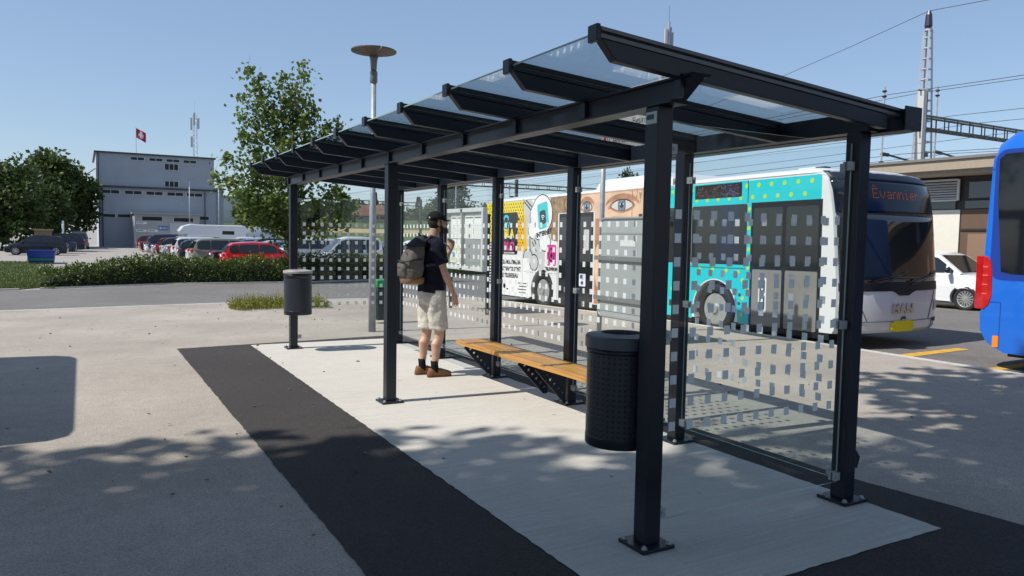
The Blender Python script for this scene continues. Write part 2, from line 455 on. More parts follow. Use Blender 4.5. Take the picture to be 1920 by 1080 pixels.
# rafters, glazing bars and roof panes (roof falls to the back)
TIP, BACK = -.553, 1.70
def roof_z(x): return 2.539 - (x-TIP)*0.069
RY = [-0.196 + 0.7914*i for i in range(11)]
for i, y in enumerate(RY):
    mb = MB(); e = W - .052
    t = .05
    out = [(TIP+.02, roof_z(TIP)-.045), (TIP+.105, roof_z(TIP+.105)-.128), (-.064, roof_z(-.064)-.128), (-.064, z1+.002), (.064, z1+.002), (.064, roof_z(.064)-.126), (e, roof_z(e)-.126), (e, roof_z(e)-.045)]
    mb.prism([(x, y-.026, z) for x, z in out], (0, .052, 0))
    rf = obj('rafter', mb, STEEL, shelter, True, .004, 1)
    mb = MB()
    end = BACK-.03 if i in (0, 10) else W-.0
    for dz0, dz1, wd in ((-.044, -.026, .032), (-.012, .0, .034), (.001, .010, .020)):
        mb.rings([[(x, y-wd, roof_z(x)+dz0), (x, y+wd, roof_z(x)+dz0), (x, y+wd, roof_z(x)+dz1), (x, y-wd, roof_z(x)+dz1)] for x in (TIP+.015, end)])
    obj('glazing_bar', mb, ALU if i == 0 else STEEL, rf)
    mb = MB(); mb.box(TIP-.012, TIP+.012, y-.036, y+.036, roof_z(TIP)-.062, roof_z(TIP)+.014)
    obj('end_cap', mb, STEEL, rf, True, .004, 1)
    if i < 10:
        ya, yb = y+.012, RY[i+1]-.012
        mb = MB()
        x0, x1 = TIP+.014, W+.06
        zb0, zb1 = -.024, -.014
        mb.cur = 0
        vs = [(x0,ya,roof_z(x0)+zb0),(x1,ya,roof_z(x1)+zb0),(x1,yb,roof_z(x1)+zb0),(x0,yb,roof_z(x0)+zb0)]
        vs += [(a, b_, c+.010) for a, b_, c in vs]
        mb.add(vs, [(3,2,1,0),(4,5,6,7)]); mb.cur = 1; mb.add(vs, [(0,1,5,4),(1,2,6,5),(2,3,7,6),(3,0,4,7)])
        obj('roof_pane', mb, [ROOFG, EDGE], shelter)
# brackets that tie each rafter to the front beam web
for y in RY:
    mb = MB(); mb.box(-.060, -.0355, y-.02, y+.02, z0+.0145, z0+.1); obj('beam_bracket', mb, STEEL, shelter)

# glass walls with printed square dots
ROWS = [0.62 + .1245*k for k in range(10)]
def wall_pane(a, b, z0=.13, z1=2.205, off=0.0, nclamp=3, first=None):
    a, b = Vector((a[0], a[1], 0)), Vector((b[0], b[1], 0)); d = (b-a); ln = d.length; d.normalize(); n = Vector((-d.y, d.x, 0))
    mb = MB()
    vs = [a-n*.005, b-n*.005, b+n*.005, a+n*.005]
    V = [(p.x, p.y, z0) for p in vs] + [(p.x, p.y, z1) for p in vs]
    mb.cur = 0; mb.add(V, [(0,1,5,4),(2,3,7,6)])
    mb.cur = 1; mb.add(V, [(3,2,1,0),(4,5,6,7),(1,2,6,5),(3,0,4,7)])
    mb.cur = 2
    k = int((ln-.05)/.125); s0 = (ln-(k-1)*.125)/2
    for i in range(k):
        for z in ROWS:
            for sg in (1,):
                c = a + d*(s0+.125*i) + n*(.0062*sg)
                q = [c-d*.0215, c+d*.0215]
                F = [(q[0].x,q[0].y,z-.0245),(q[1].x,q[1].y,z-.0245),(q[1].x,q[1].y,z+.0245),(q[0].x,q[0].y,z+.0245)]
                if sg == 1: mb.add(F, [(3,2,1,0)])
                else: mb.add(F, [(0,1,2,3)])
    g = obj('glass_panel', mb, [PANE, EDGE, DOT], shelter)
    for z in (.17, 1.11, 2.07):
        for e, s_ in ((a, 1), (b, -1)):
            c = MB(); mid = e - d*s_*.004
            rot = Matrix.Translation((mid.x, mid.y, z)) @ Matrix.Rotation(math.atan2(d.y, d.x), 4, 'Z')
            c.M = rot; c.cbox((.022*s_, .0135, 0), (.056, .014, .05)); c.cbox((.022*s_, -.0135, 0), (.056, .014, .05)); c.M = rot
            c.lathe([(.009, .021), (.009, .025)], 10, (.03*s_, 0, 0), 'y'); c.lathe([(.009, -.025), (.009, -.021)], 10, (.03*s_, 0, 0), 'y')
            obj('clamp', c, GALV, g)
    return g
for i in range(5): wall_pane((W, i*BAY+.062), (W, (i+1)*BAY-.062))
wall_pane((.062, 0.0), (W-.062, 0.0)); wall_pane((.062, L5), (W-.062, L5))
# maker's plate on the near post and the rainwater spout at the foot of the corner post
mb = MB(); mb.box(-.0535, -.0505, -.042, .042, 2.185, 2.245)
pl = obj('name_plate', mb, mat('plate_grey', (.5, .55, .57), .4), shelter)
mb = MB(); mb.box(-.0555, -.0540, -.022, .033, 2.207, 2.232); obj('emblem', mb, mat('plate_green', (.01, .07, .06), .5), pl)
mb = MB(); mb.prism([(W+.0505, -.028, .36), (W+.125, -.028, .27), (W+.10, -.028, .20), (W+.0505, -.028, .235)], (0, .056, 0))
obj('rain_spout', mb, STEEL, shelter, True, .003, 1)

# ------------------------------------------------------------------ bench
WOOD = bpy.data.materials.new('larch_wood'); nt, N, L, b = nodes_of(WOOD)
tc = N.new('ShaderNodeTexCoord'); mp = N.new('ShaderNodeMapping'); mp.inputs['Scale'].default_value = (60, 2.2, 60); L.new(tc.outputs['Object'], mp.inputs['Vector'])
nz = N.new('ShaderNodeTexNoise'); nz.inputs['Scale'].default_value = 1.0; nz.inputs['Detail'].default_value = 8; nz.inputs['Distortion'].default_value = 0.8; L.new(mp.outputs['Vector'], nz.inputs['Vector'])
cr = N.new('ShaderNodeValToRGB'); cr.color_ramp.elements[0].position = .3; cr.color_ramp.elements[0].color = (.36, .155, .030, 1); cr.color_ramp.elements[1].position = .72; cr.color_ramp.elements[1].color = (.68, .36, .09, 1)
L.new(nz.outputs['Fac'], cr.inputs['Fac'])
gi = N.new('ShaderNodeNewGeometry'); hs = N.new('ShaderNodeHueSaturation'); mr = N.new('ShaderNodeMapRange'); mr.inputs['To Min'].default_value = .78; mr.inputs['To Max'].default_value = 1.15
L.new(gi.outputs['Random Per Island'], mr.inputs['Value']); L.new(mr.outputs['Result'], hs.inputs['Value']); L.new(cr.outputs['Color'], hs.inputs['Color']); L.new(hs.outputs['Color'], b.inputs['Base Color']); b.inputs['Roughness'].default_value = .45
bench = thing('bench', 'slatted larch bench on black perforated brackets under the shelter', 'bench', (1.3, 3.3, 0))
bx0, bx1 = 1.115, 1.495
def seat(y0, y1):
    mb = MB(); n = 4; wd = (bx1-bx0)/n
    for k in range(n):
        xa = bx0+k*wd+.005 - 1.3; xb = bx0+(k+1)*wd-.005 - 1.3
        e = .006*((k*7) % 3)
        mb.box(xa, xb, y0-3.3+e, y1-3.3-e*.5, .395, .435)
    obj('seat', mb, WOOD, bench, True, .004, 2)
seat(3.872, 4.74); seat(1.98, 3.862)
def bracket(y):
    bm = bmesh.new(); z_t, z_b = .394, .055; xf, xb = bx0+.05-1.3, bx1-.003-1.3
    outer = [(xf, z_t), (xb, z_t), (xb, z_b), (xb-.05, z_b), (xf-.02, z_t-.03)]
    edges = []
    def loop(pts):
        vs = [bm.verts.new((x, y-3.3-.006, z)) for x, z in pts]
        for i in range(len(vs)): edges.append(bm.edges.new((vs[i], vs[(i+1) % len(vs)])))
    loop(outer)
    a, bb = Vector((xf+.045, z_t-.055)), Vector((xb-.052, z_b+.055))
    for k in range(6):
        c = a.lerp(bb, k/5) + Vector((.012, .012))
        loop([(c.x+.0135*math.cos(t*PI/6), c.y+.0135*math.sin(t*PI/6)) for t in range(12)])
    bmesh.ops.triangle_fill(bm, use_beauty=True, edges=edges)
    r = bmesh.ops.extrude_face_region(bm, geom=bm.faces[:])
    bmesh.ops.translate(bm, vec=(0, .012, 0), verts=[v for v in r['geom'] if isinstance(v, bmesh.types.BMVert)])
    bmesh.ops.recalc_face_normals(bm, faces=bm.faces[:])
    me = bpy.data.meshes.new('bracket'); bm.to_mesh(me); bm.free(); me.materials.append(STEEL)
    return link(bpy.data.objects.new('bracket', me), bench)
for y in (4.56, 3.36, 3.03, 2.15): bracket(y)
mb = MB(); mb.box(bx1-.045-1.3, bx1-.005-1.3, 2.0-3.3, 4.62-3.3, .352, .392); obj('rail', mb, STEEL, bench)

# ------------------------------------------------------------------ litter bins
PERF = bpy.data.materials.new('perforated_sheet'); nt, N, L, b = nodes_of(PERF)
b.inputs['Roughness'].default_value = .42
uvn = N.new('ShaderNodeUVMap'); mp = N.new('ShaderNodeMapping'); mp.inputs['Scale'].default_value = (38, 17, 1); L.new(uvn.outputs['UV'], mp.inputs['Vector'])
fr = N.new('ShaderNodeVectorMath'); fr.operation = 'FRACTION'; L.new(mp.outputs['Vector'], fr.inputs[0])
ds = N.new('ShaderNodeVectorMath'); ds.operation = 'DISTANCE'; ds.inputs[1].default_value = (.5, .5, 0); L.new(fr.outputs['Vector'], ds.inputs[0])
mr = N.new('ShaderNodeMapRange'); mr.inputs['From Min'].default_value = .16; mr.inputs['From Max'].default_value = .24; L.new(ds.outputs['Value'], mr.inputs['Value'])
mx = N.new('ShaderNodeMix'); mx.data_type = 'RGBA'; mx.inputs[6].default_value = (.004, .004, .005, 1); mx.inputs[7].default_value = (.020, .026, .036, 1)
L.new(mr.outputs['Result'], mx.inputs['Factor']); L.new(mx.outputs[2], b.inputs['Base Color'])
bp = N.new('ShaderNodeBump'); bp.inputs['Strength'].default_value = .7; bp.inputs['Distance'].default_value = .006; L.new(mr.outputs['Result'], bp.inputs['Height']); L.new(bp.outputs['Normal'], b.inputs['Normal'])
LIDM = mat('lid_grey_paint', (.060, .072, .090), .38, 0.0, .12, 6)
LIDC = mat('lid_pale_concrete_grey', (.36, .35, .33), .5, 0.0, .12, 8)
def bin_(loc, label, lid_m, toward, lz=.532):
    t = thing('litter_bin', label, 'litter bin', loc, 0, 'litter bins on the shelter posts')
    n = 48; rad = .183
    me = bpy.data.meshes.new('shell'); vs, fs, uv = [], [], []
    zs = [.545-.49, 1.02-.49]
    for z in zs: vs += [(rad*math.cos(2*PI*k/n), rad*math.sin(2*PI*k/n), z) for k in range(n)]
    for k in range(n):
        k2 = (k+1) % n; fs.append((k, k2, n+k2, n+k)); uv += [(k/n, 0), ((k+1)/n, 0), ((k+1)/n, 1), (k/n, 1)]
    me.from_pydata(vs, [], fs); l = me.uv_layers.new(name='UVMap')
    for i, q in enumerate(uv): l.data[i].uv = q
    me.materials.append(PERF); me.polygons.foreach_set('use_smooth', [True]*n); link(bpy.data.objects.new('shell', me), t)
    mb = MB(); mb.lathe([(.10, .0), (rad-.002, .0), (rad+.002, .008), (rad+.002, .054), (rad-.004, .058), (rad-.01, .058)], n); obj('bottom_ring', mb, STEEL, t, True, 0.002, 1)
    mb = MB(); mb.lathe([(rad-.012, .50), (rad+.004, .505), (rad+.004, lz-.004), (rad-.012, lz-.002)], n, cap=False); obj('collar', mb, STEEL, t, True)
    mb = MB(); mb.lathe([(rad-.010, lz), (rad+.012, lz+.001), (rad+.012, .590), (rad+.006, .598), (.115, .610), (.108, .606), (.108, .50)], n, cap=False)
    ld = obj('lid', mb, lid_m, t, True); es = ld.modifiers.new('e', 'EDGE_SPLIT'); es.split_angle = R(28)
    mb = MB(); mb.lathe([(.02, .505), (.165, .504)], n); obj('liner', mb, BLACK, t)
    mb = MB(); s = toward
    for z in (.10, .31, .50):
        mb.box(-.03, .03, min(s*(rad-.01), s*(rad+.026)), max(s*(rad-.01), s*(rad+.026)), z-.02, z+.02)
    obj('mount', mb, STEEL, t)
    for z in (.09, .30, .49):
        mb = MB(); mb.ball((.115 if s < 0 else -.1, s*.152, z), .011, 8, 6); obj('bolt', mb, GALV, t)
    return t
bin_((0.0, .26, .49), 'big anthracite perforated litter bin with dark grey lid beside the wooden bench end', LIDM, -1)
bin_((0.0, L5-.26, .51), 'far anthracite litter bin with pale grey lid, hung on the left end post', LIDC, 1, .562)
# ------------------------------------------------------------------ buses
def mb_text(mb, body, size, M, bold=0.0, sx=1.0, extrude=0.0015, align='CENTER'):
    cu = bpy.data.curves.new('t', 'FONT'); cu.body = body; cu.size = size; cu.extrude = extrude; cu.align_x = align; cu.align_y = 'CENTER'; cu.offset = bold; cu.resolution_u = 3
    t = bpy.data.objects.new('t', cu); COL.objects.link(t); dg = bpy.context.evaluated_depsgraph_get(); dg.update()
    me = bpy.data.meshes.new_from_object(t.evaluated_get(dg)); bpy.data.objects.remove(t)
    vs = [M @ Vector((v.co.x*sx, v.co.y, v.co.z)) for v in me.vertices]; fs = [tuple(p.vertices) for p in me.polygons]
    mb.add(vs, fs); bpy.data.meshes.remove(me)

BUSW = mat('bus_white', (0.74, 0.75, 0.76), 0.28, coat=0.5)
TEAL = mat('bus_teal', (0.012, 0.56, 0.62), 0.35, coat=0.3)
LIME = mat('bus_lime_dot', (0.42, 0.68, 0.10), 0.4)
YEL = mat('ad_yellow', (0.80, 0.62, 0.02), 0.4)
ORA = mat('ad_orange_yellow', (0.78, 0.45, 0.02), 0.4)
INK = mat('ad_ink', (0.010, 0.010, 0.012), 0.45)
ADW = mat('ad_white', (0.78, 0.78, 0.77), 0.4)
ADG = mat('ad_grey', (0.52, 0.53, 0.53), 0.4)
CYAN = mat('ad_cyan', (0.05, 0.52, 0.58), 0.4)
NAVY = mat('ad_navy', (0.012, 0.035, 0.055), 0.4)
PINK = mat('ad_pink', (0.62, 0.035, 0.27), 0.4)
SKINAD = mat('ad_skin_print', (0.70, 0.47, 0.33), 0.4, var=0.22, scale=1.6)
SKIND = mat('ad_skin_print_dark', (0.40, 0.20, 0.11), 0.4, var=0.35, scale=5)
HAIRAD = mat('ad_hair_print', (0.28, 0.17, 0.085), 0.45, var=0.6, scale=7)
HAIRL = mat('ad_hair_print_light', (0.52, 0.37, 0.21), 0.45, var=0.4, scale=9)
IRIS = mat('ad_iris_print', (0.13, 0.20, 0.27), 0.4, var=0.4, scale=22)
NAVYG = mat('front_navy_glass', (0.006, 0.010, 0.024), 0.14, spec=0.35)
DREFL = mat('door_glass_painted_reflection', (0.23, 0.225, 0.21), 0.06, spec=0.7, var=0.12, scale=2)  # lower door panes: the bright pavement's reflection is put into the grey base colour
SEAM = mat('seam_dark', (0.05, 0.055, 0.06), 0.6)
LEDO = mat('led_orange', (0.3, 0.05, 0.01), 0.5, emit=(1.0, 0.22, 0.06), estr=0.22)
LEDD = mat('led_dim_red', (0.12, 0.03, 0.02), 0.5, emit=(1.0, 0.16, 0.08), estr=0.2)
LAMPG = mat('lamp_glass', (0.45, 0.47, 0.5), 0.08, 0.3, spec=0.8)
RIM = mat('wheel_rim', (0.50, 0.50, 0.49), 0.35, 0.6, var=.15, scale=10)

def wheel_parts(parent, c, rad, width, side, rim_r, bus=False, spokes=0):
    "a wheel as a part with tyre and rim sub-parts; axis along x (bus) or y (car)"
    ax = 'x' if bus else 'y'; s = side
    P = lambda r, h: (r, s*h)
    mb = MB(); w2 = width/2
    mb.lathe([P(rim_r*.98, -w2), P(rad*.93, -w2), P(rad, -w2+.03), P(rad, w2-.03), P(rad*.95, w2), P(rim_r*1.02, w2-.006), P(rim_r, w2-.03)], 32, c, ax, cap=False)
    t = obj('wheel', mb, RUBBER, parent, True)
    mb = MB()
    if bus:
        mb.lathe([P(rim_r, w2-.012), P(rim_r*.97, w2-.02), P(rim_r*.9, w2-.075), P(rim_r*.55, w2-.06), P(rim_r*.46, w2-.02), P(rim_r*.30, w2+.0), P(rim_r*.27, w2+.03), P(.02, w2+.032)], 32, c, ax, cap=True)
        for k in range(10):
            a = 2*PI*k/10; mb.lathe([P(.019, w2-.06), P(.019, w2-.025), P(.01, w2-.02)], 6, (c[0], c[1]+rim_r*.63*math.cos(a), c[2]+rim_r*.63*math.sin(a)), 'x')
    else:
        mb.lathe([P(rim_r, w2-.008), P(rim_r*.95, w2-.012), P(rim_r*.88, w2-.045)], 32, c, ax, cap=False)
        mb.lathe([P(rim_r*.88, w2-.06), P(.02, w2-.062)], 24, c, ax)
        n = spokes or 7
        for k in range(n):
            a = 2*PI*k/n; d = (math.cos(a), math.sin(a)); e = (-d[1], d[0]); r0, r1 = rim_r*.16, rim_r*.95; wd = rim_r*(.14 if n < 10 else .085)
            q = [(d[0]*r0+e[0]*wd*.7, d[1]*r0+e[1]*wd*.7), (d[0]*r1+e[0]*wd, d[1]*r1+e[1]*wd), (d[0]*r1-e[0]*wd, d[1]*r1-e[1]*wd), (d[0]*r0-e[0]*wd*.7, d[1]*r0-e[1]*wd*.7)]
            mb.prism([(c[0]+x, c[1]+s*(w2-.05), c[2]+z) for x, z in q], (0, s*.034, 0))
        mb.lathe([P(rim_r*.24, w2-.04), P(rim_r*.22, w2-.008), P(.01, w2-.004)], 16, c, ax)
    rm = obj('rim', mb, [RIM] , t, True); es = rm.modifiers.new('e', 'EDGE_SPLIT'); es.split_angle = R(25)
    if not bus:
        mb = MB(); mb.lathe([P(rim_r*.87, w2-.0585), P(.02, w2-.0575)], 20, c, ax); obj('rim_shadow_plate', mb, BLACK, t)
    return t

bus = thing('city_bus', 'white city bus wrapped in a turquoise dotted and yellow cartoon advert, beyond the shelter', 'bus', (9.345, 5.02, -0.12))
bus.scale = (1.055, 1, 1)
bus.rotation_euler = (-0.013, 0, 0)
HW, LEN = 1.275, 12.25
def lean(h):
    pts = [(.27,.06),(.34,.0),(.95,-.01),(1.1,.0),(2.2,.10),(2.6,.17),(2.8,.25),(2.92,.36),(2.99,.60)]
    if h <= pts[0][0]: return pts[0][1]
    for (a, fa), (b_, fb) in zip(pts, pts[1:]):
        if h <= b_: return fa + (fb-fa)*(h-a)/(b_-a)
    return pts[-1][1]
def curve(x): return -.28*(1-min(1, abs(x)/HW)**2.6)
def front_s(x, h): return curve(x) + lean(h)
mb = MB(); rings_ = []
for x in (-1.275, -1.262, -1.22, -1.13, -.95, -.7, -.35, 0, .35, .7, .95, 1.13, 1.22, 1.262, 1.275):
    e = (abs(x)/HW)
    drop = 0.0 if e < .90 else .085*((e-.90)/.10)**2
    ring = []
    for h in (.27, .32, .5, .95, 1.1, 1.6, 2.2, 2.5, 2.7, 2.85, 2.92, 2.99): ring.append((x, front_s(x, h), h - (drop if h > 2.9 else drop*.4 if h > 2.8 else 0)))
    for s_ in (2, 6, LEN-.5): ring.append((x, s_, 3.0-drop))
    rb = .10*(e**4)
    for h, ds in ((2.97, -.12), (2.85, -.03), (1.5, 0), (.6, 0), (.35, -.04), (.27, -.12)): ring.append((x, LEN+ds-rb, h - (drop if h > 2.9 else 0)))
    rings_.append(ring)
mb.rings([r[::-1] for r in rings_])
body = obj('body', mb, BUSW, bus, True)
cut = MB()
for s_, rad in ((2.70, .56), (8.98, .56)):
    for sx in (-1, 1): cut.lathe([(rad, -.28), (rad, .28)], 32, (sx*1.2, s_, .47), 'x')
cob = obj('cutter', cut, BLACK, bus)
bm_ = body.modifiers.new('b', 'BOOLEAN'); bm_.object = cob; bm_.operation = 'DIFFERENCE'; bm_.solver = 'EXACT'
bake(body); bpy.data.objects.remove(cob)
sm = body.modifiers.new('e', 'EDGE_SPLIT'); sm.split_angle = R(32)
XS = -HW
LAYN = [0]
def sp(mb, pts, layer, m):
    "flat printed shape on the pavement side: (s, h) outline"
    mb.cur = m; LAYN[0] += 1; d = XS - .0012*layer - .000006*(LAYN[0] % 150)
    mb.prism([(XS+.0006, s, h) for s, h in pts], (d-XS-.0006, 0, 0))
def rect(s0, s1, h0, h1): return [(s0,h0),(s1,h0),(s1,h1),(s0,h1)]
def ell(cs, ch, a, b_, n=24, rot=0.0):
    o = []
    for k in range(n):
        t = 2*PI*k/n; x, y = a*math.cos(t), b_*math.sin(t); o.append((cs + x*math.cos(rot) - y*math.sin(rot), ch + x*math.sin(rot) + y*math.cos(rot)))
    return o
def rrect(s0, s1, h0, h1, r, rot=0.0, n=5):
    c = ((s0+s1)/2, (h0+h1)/2); o = []
    for (cx, cy, a0) in ((s1-r, h1-r, 0), (s0+r, h1-r, 90), (s0+r, h0+r, 180), (s1-r, h0+r, 270)):
        for k in range(n+1):
            t = R(a0 + 90*k/n); x, y = cx + r*math.cos(t) - c[0], cy + r*math.sin(t) - c[1]
            o.append((c[0] + x*math.cos(rot) - y*math.sin(rot), c[1] + x*math.sin(rot) + y*math.cos(rot)))
    return o
def side_M(s, h, layer, rot=0.0):
    return Matrix.Translation((XS - .0012*layer - .0009, s, h)) @ Matrix(((0,0,-1,0),(-1,0,0,0),(0,1,0,0),(0,0,0,1))) @ Matrix.Rotation(rot, 4, 'Z')

# turquoise front half with lime dots
mats_ = [TEAL, LIME, SEAM, INK]
mb = MB()
sp(mb, rrect(.33, 1.90, 2.45, 2.865, .04), 2, 0); sp(mb, rect(1.915, 4.87, 2.45, 2.875), 2, 0)
sp(mb, rect(1.82, 1.915, .25, 2.45), 2, 0); sp(mb, rect(3.36, 4.87, .25, 1.33), 2, 0)
arch = [(2.70+.60*math.cos(R(a)), .47+.60*math.sin(R(a))) for a in range(180, 20, -8)]
sp(mb, [(3.36, 1.33), (1.915, 1.33), (1.915, .25), (2.08, .25), (2.115, .47)] + [(2.70+.585*math.cos(R(a)), .47+.585*math.sin(R(a))) for a in range(178, 1, -8)] + [(3.30, .25), (3.36, .25)], 2, 0)
random.seed(3)
for r_i, hh in enumerate((2.77, 2.56)):
    for k in range(16):
        s = .52 + .285*k + (.14 if r_i else 0)
        if s < 4.8 and not (2.0 < s < 3.34 and hh > 2.57): sp(mb, ell(s, hh, .042, .042, 12), 4, 1)
for s, hh in ((1.86,2.35),(1.87,2.0),(1.86,1.62),(1.87,1.28),(1.99,1.05),(1.98,.72),(2.0,.42),(2.1,1.2),(2.4,1.22),(2.75,1.24),(3.1,1.22),(1.87,.9),(1.87,.55),(3.6,1.1),(3.9,.8),(4.2,1.1),(4.5,.6),(3.7,.5),(4.1,.4)): sp(mb, ell(s, hh, .04, .04, 12), 4, 1)
sp(mb, rect(1.9, 1.916, 2.45, 2.87), 5, 2); sp(mb, rect(1.916, 3.36, 1.26, 1.272), 5, 2)
for s, hh in ((2.05, .78), (2.06, .62)): sp(mb, ell(s, hh, .035, .03, 10), 5, 2)
obj('turquoise_wrap', mb, mats_, bus)
# cartoon advert at the rear half
AM = [YEL, ORA, INK, ADW, ADG, CYAN, NAVY, PINK]
mb = MB()
sp(mb, [(12.14, 2.88), (9.98, 2.88), (9.76, 1.5), (10.4, 1.5), (12.14, 1.8)], 1, 0)
sp(mb, [(10.32, 2.42), (9.91, 2.42), (9.76, 1.5), (10.32, 1.5)], 2, 1)
for j in range(15):
    for i in range(17):
        s = 10.02 + .13*i + (.065 if j % 2 else 0); h = 2.82 - .09*j
        if s > 12.08 or h < 1.55 or (s > 10.4 and h < 1.85): continue
        if s < 9.9 + (2.88-h)*-.05: continue
        sp(mb, [(s-.026, h-.03), (s+.026, h-.03), (s, h+.035)], 3, 2)
sp(mb, rrect(10.30, 11.75, 1.40, 2.58, .08), 4, 2)
sp(mb, [(10.2, 2.42), (11.5, 2.42), (11.5, 2.34), (10.2, 2.36)], 5, 2)
sp(mb, ell(10.95, 2.42, .15, .10), 5, 5); sp(mb, ell(10.95, 2.38, .10, .07), 6, 2)
for k in range(3): sp(mb, [(10.98-.12*k, 2.32), (11.03-.12*k, 2.32), (11.10-.12*k, 2.1), (11.05-.12*k, 2.1)], 5, 5)
mb.cur = 0; mb_text(mb, 'BLA', .34, side_M(10.78, 1.98, 5), .012, .95)
mb.cur = 7; mb_text(mb, 'BLO', .34, side_M(10.76, 1.62, 5), .012, .95)
mb.cur = 3; mb_text(mb, 'BLA BLO MULTIMEDIA', .06, side_M(10.75, 1.44, 5), .002, 1)
# grey cartoon figure with black outlines
sp(mb, [(9.98, 2.88), (8.65, 2.88), (8.6, 1.2), (9.1, .95), (9.76, 1.5)], 1, 4)
sp(mb, [(9.55, 2.88), (8.62, 2.88), (8.6, 2.5), (9.3, 2.6)], 2, 3)
for a, b_ in (((9.95, 2.85), (9.5, 2.55)), ((9.85, 2.88), (9.42, 2.62)), ((9.66, 2.2), (9.60, 1.5)), ((9.5, 1.75), (9.28, 1.5)), ((9.42, 1.85), (9.3, 1.68))):
    d = Vector((b_[0]-a[0], b_[1]-a[1])).normalized()*.018; sp(mb, [(a[0]-d.y, a[1]+d.x), (b_[0]-d.y, b_[1]+d.x), (b_[0]+d.y, b_[1]-d.x), (a[0]+d.y, a[1]-d.x)], 3, 2)
cl = [(9.02, 2.48, .50, .50), (9.46, 2.08, .24, .23), (9.12, 2.12, .42, .30), (8.86, 1.74, .27, .22), (9.35, 2.45, .25, .3)]
for c in cl: sp(mb, ell(c[0], c[1], c[2]+.025, c[3]+.025), 4, 2)
for c in cl: sp(mb, ell(*c), 5, 3)
sp(mb, [(9.7, 1.62), (9.35, 1.42), (9.25, 1.05), (9.1, .98), (9.02, 1.3), (9.2, 1.75)], 2, 4)
for c in ((9.72, 1.34, .22, .2), (9.4, 1.2, .2, .2)): sp(mb, ell(c[0], c[1], c[2]+.03, c[3]+.03), 2, 2)
for c in ((9.72, 1.34, .22, .2), (9.4, 1.2, .2, .2)): sp(mb, ell(*c), 3, 4)
sp(mb, rrect(8.70, 9.22, 2.10, 2.78, .08, R(-9)), 6, 5); sp(mb, rrect(8.82, 9.12, 2.22, 2.58, .07, R(-9)), 7, 6)
for k, rr_ in enumerate((.05, .10)):
    o = [(8.97+rr_*math.cos(R(a)), 2.36+rr_*math.sin(R(a))) for a in range(30, 151, 20)] + [(8.97+(rr_-.022)*math.cos(R(a)), 2.36+(rr_-.022)*math.sin(R(a))) for a in range(150, 29, -20)]
    sp(mb, o, 8, 3)
sp(mb, ell(8.97, 2.345, .022, .022, 8), 8, 3)
mb.cur = 2; mb_text(mb, 'INTERNET', .165, side_M(8.90, 1.98, 8, R(10)), .008, 1.0)
sp(mb, [(8.82, 1.72), (8.22, 1.70), (8.22, 1.12), (8.5, .95), (8.86, 1.14)], 3, 3)
sp(mb, rrect(8.30, 8.74, 1.14, 1.68, .05), 6, 7); sp(mb, rect(8.44, 8.58, 1.13, 1.22), 7, 3)
sp(mb, ell(8.52, 1.42, .15, .18), 7, 2); sp(mb, ell(8.52, 1.42, .11, .14), 8, 7); sp(mb, ell(8.52, 1.40, .06, .07), 9, 2)
mb.cur = 2; mb_text(mb, 'TELEVISION', .115, side_M(8.52, 1.05, 7), .004, .95)
# white text panel low at the rear
sp(mb, [(11.35, 1.34), (9.72, 1.30), (9.60, 1.08), (9.60, .24), (11.35, .24)], 3, 3)
mb.cur = 2
for k, tx_ in enumerate(('CES MULTIMEDIA', 'ROMANDS SONT', 'LE TELERESEAU')):
    mb_text(mb, tx_, .165, side_M(11.20, 1.18-.19*k, 4), .006, .86, align='LEFT')
for k in range(4): sp(mb, rect(9.75+.02*k, 10.25-.07*(k % 2), .60-.085*k, .625-.085*k), 4, 2)
for k in range(3): sp(mb, rect(10.45, 10.62-.02*k, .47-.05*k, .49-.05*k), 4, 4)
sp(mb, ell(11.02, .50, .08, .08, 6), 4, 2); sp(mb, rect(10.8, 10.9, .40, .44), 4, 2)
# engine louvres
for k in range(15): sp(mb, rect(11.68, 12.10, .52+.085*k, .555+.085*k), 5, 2)
sp(mb, rect(11.9, 12.1, 1.08, 1.22), 4, 0)
obj('cartoon_advert', mb, AM, bus)
# printed face between the doors
FM = [SKINAD, SKIND, HAIRAD, HAIRL, ADW, IRIS, mat('ad_lash_print', (.045, .025, .02), .45), mat('ad_eye_white_print', (.60, .58, .57), .4)]
mb = MB()
sp(mb, [(7.25, 2.92), (4.88, 2.92), (4.88, .28), (6.66, .28), (6.66, 2.48), (7.25, 2.48)], 1, 0)
sp(mb, [(8.62, 2.9), (7.2, 2.92), (7.28, 2.48), (8.24, 2.48), (8.24, 1.75), (8.55, 1.8), (8.70, 2.3)], 1, 2)
random.seed(11)
for k in range(34):
    s = random.uniform(7.25, 8.55); h = random.uniform(2.5, 2.86); l = random.uniform(.15, .5); a = random.uniform(-.5, .2) + (8.0-s)*.5
    d = (l*math.sin(a), -min(l, h-2.48)*.95)
    if h+d[1] < 2.47: continue
    sp(mb, [(s, h), (s+.022, h), (s+d[0]+.012, h+d[1]), (s+d[0], h+d[1])], 2+(k % 2), 3 if k % 3 else 6)
for k in range(10):
    s = random.uniform(4.9, 5.25); h = random.uniform(2.72, 2.88); sp(mb, [(s, h+.04), (s+.03, h+.04), (s+.015+random.uniform(-.05,.05), h-.2)], 2, 2 if k % 2 else 1)
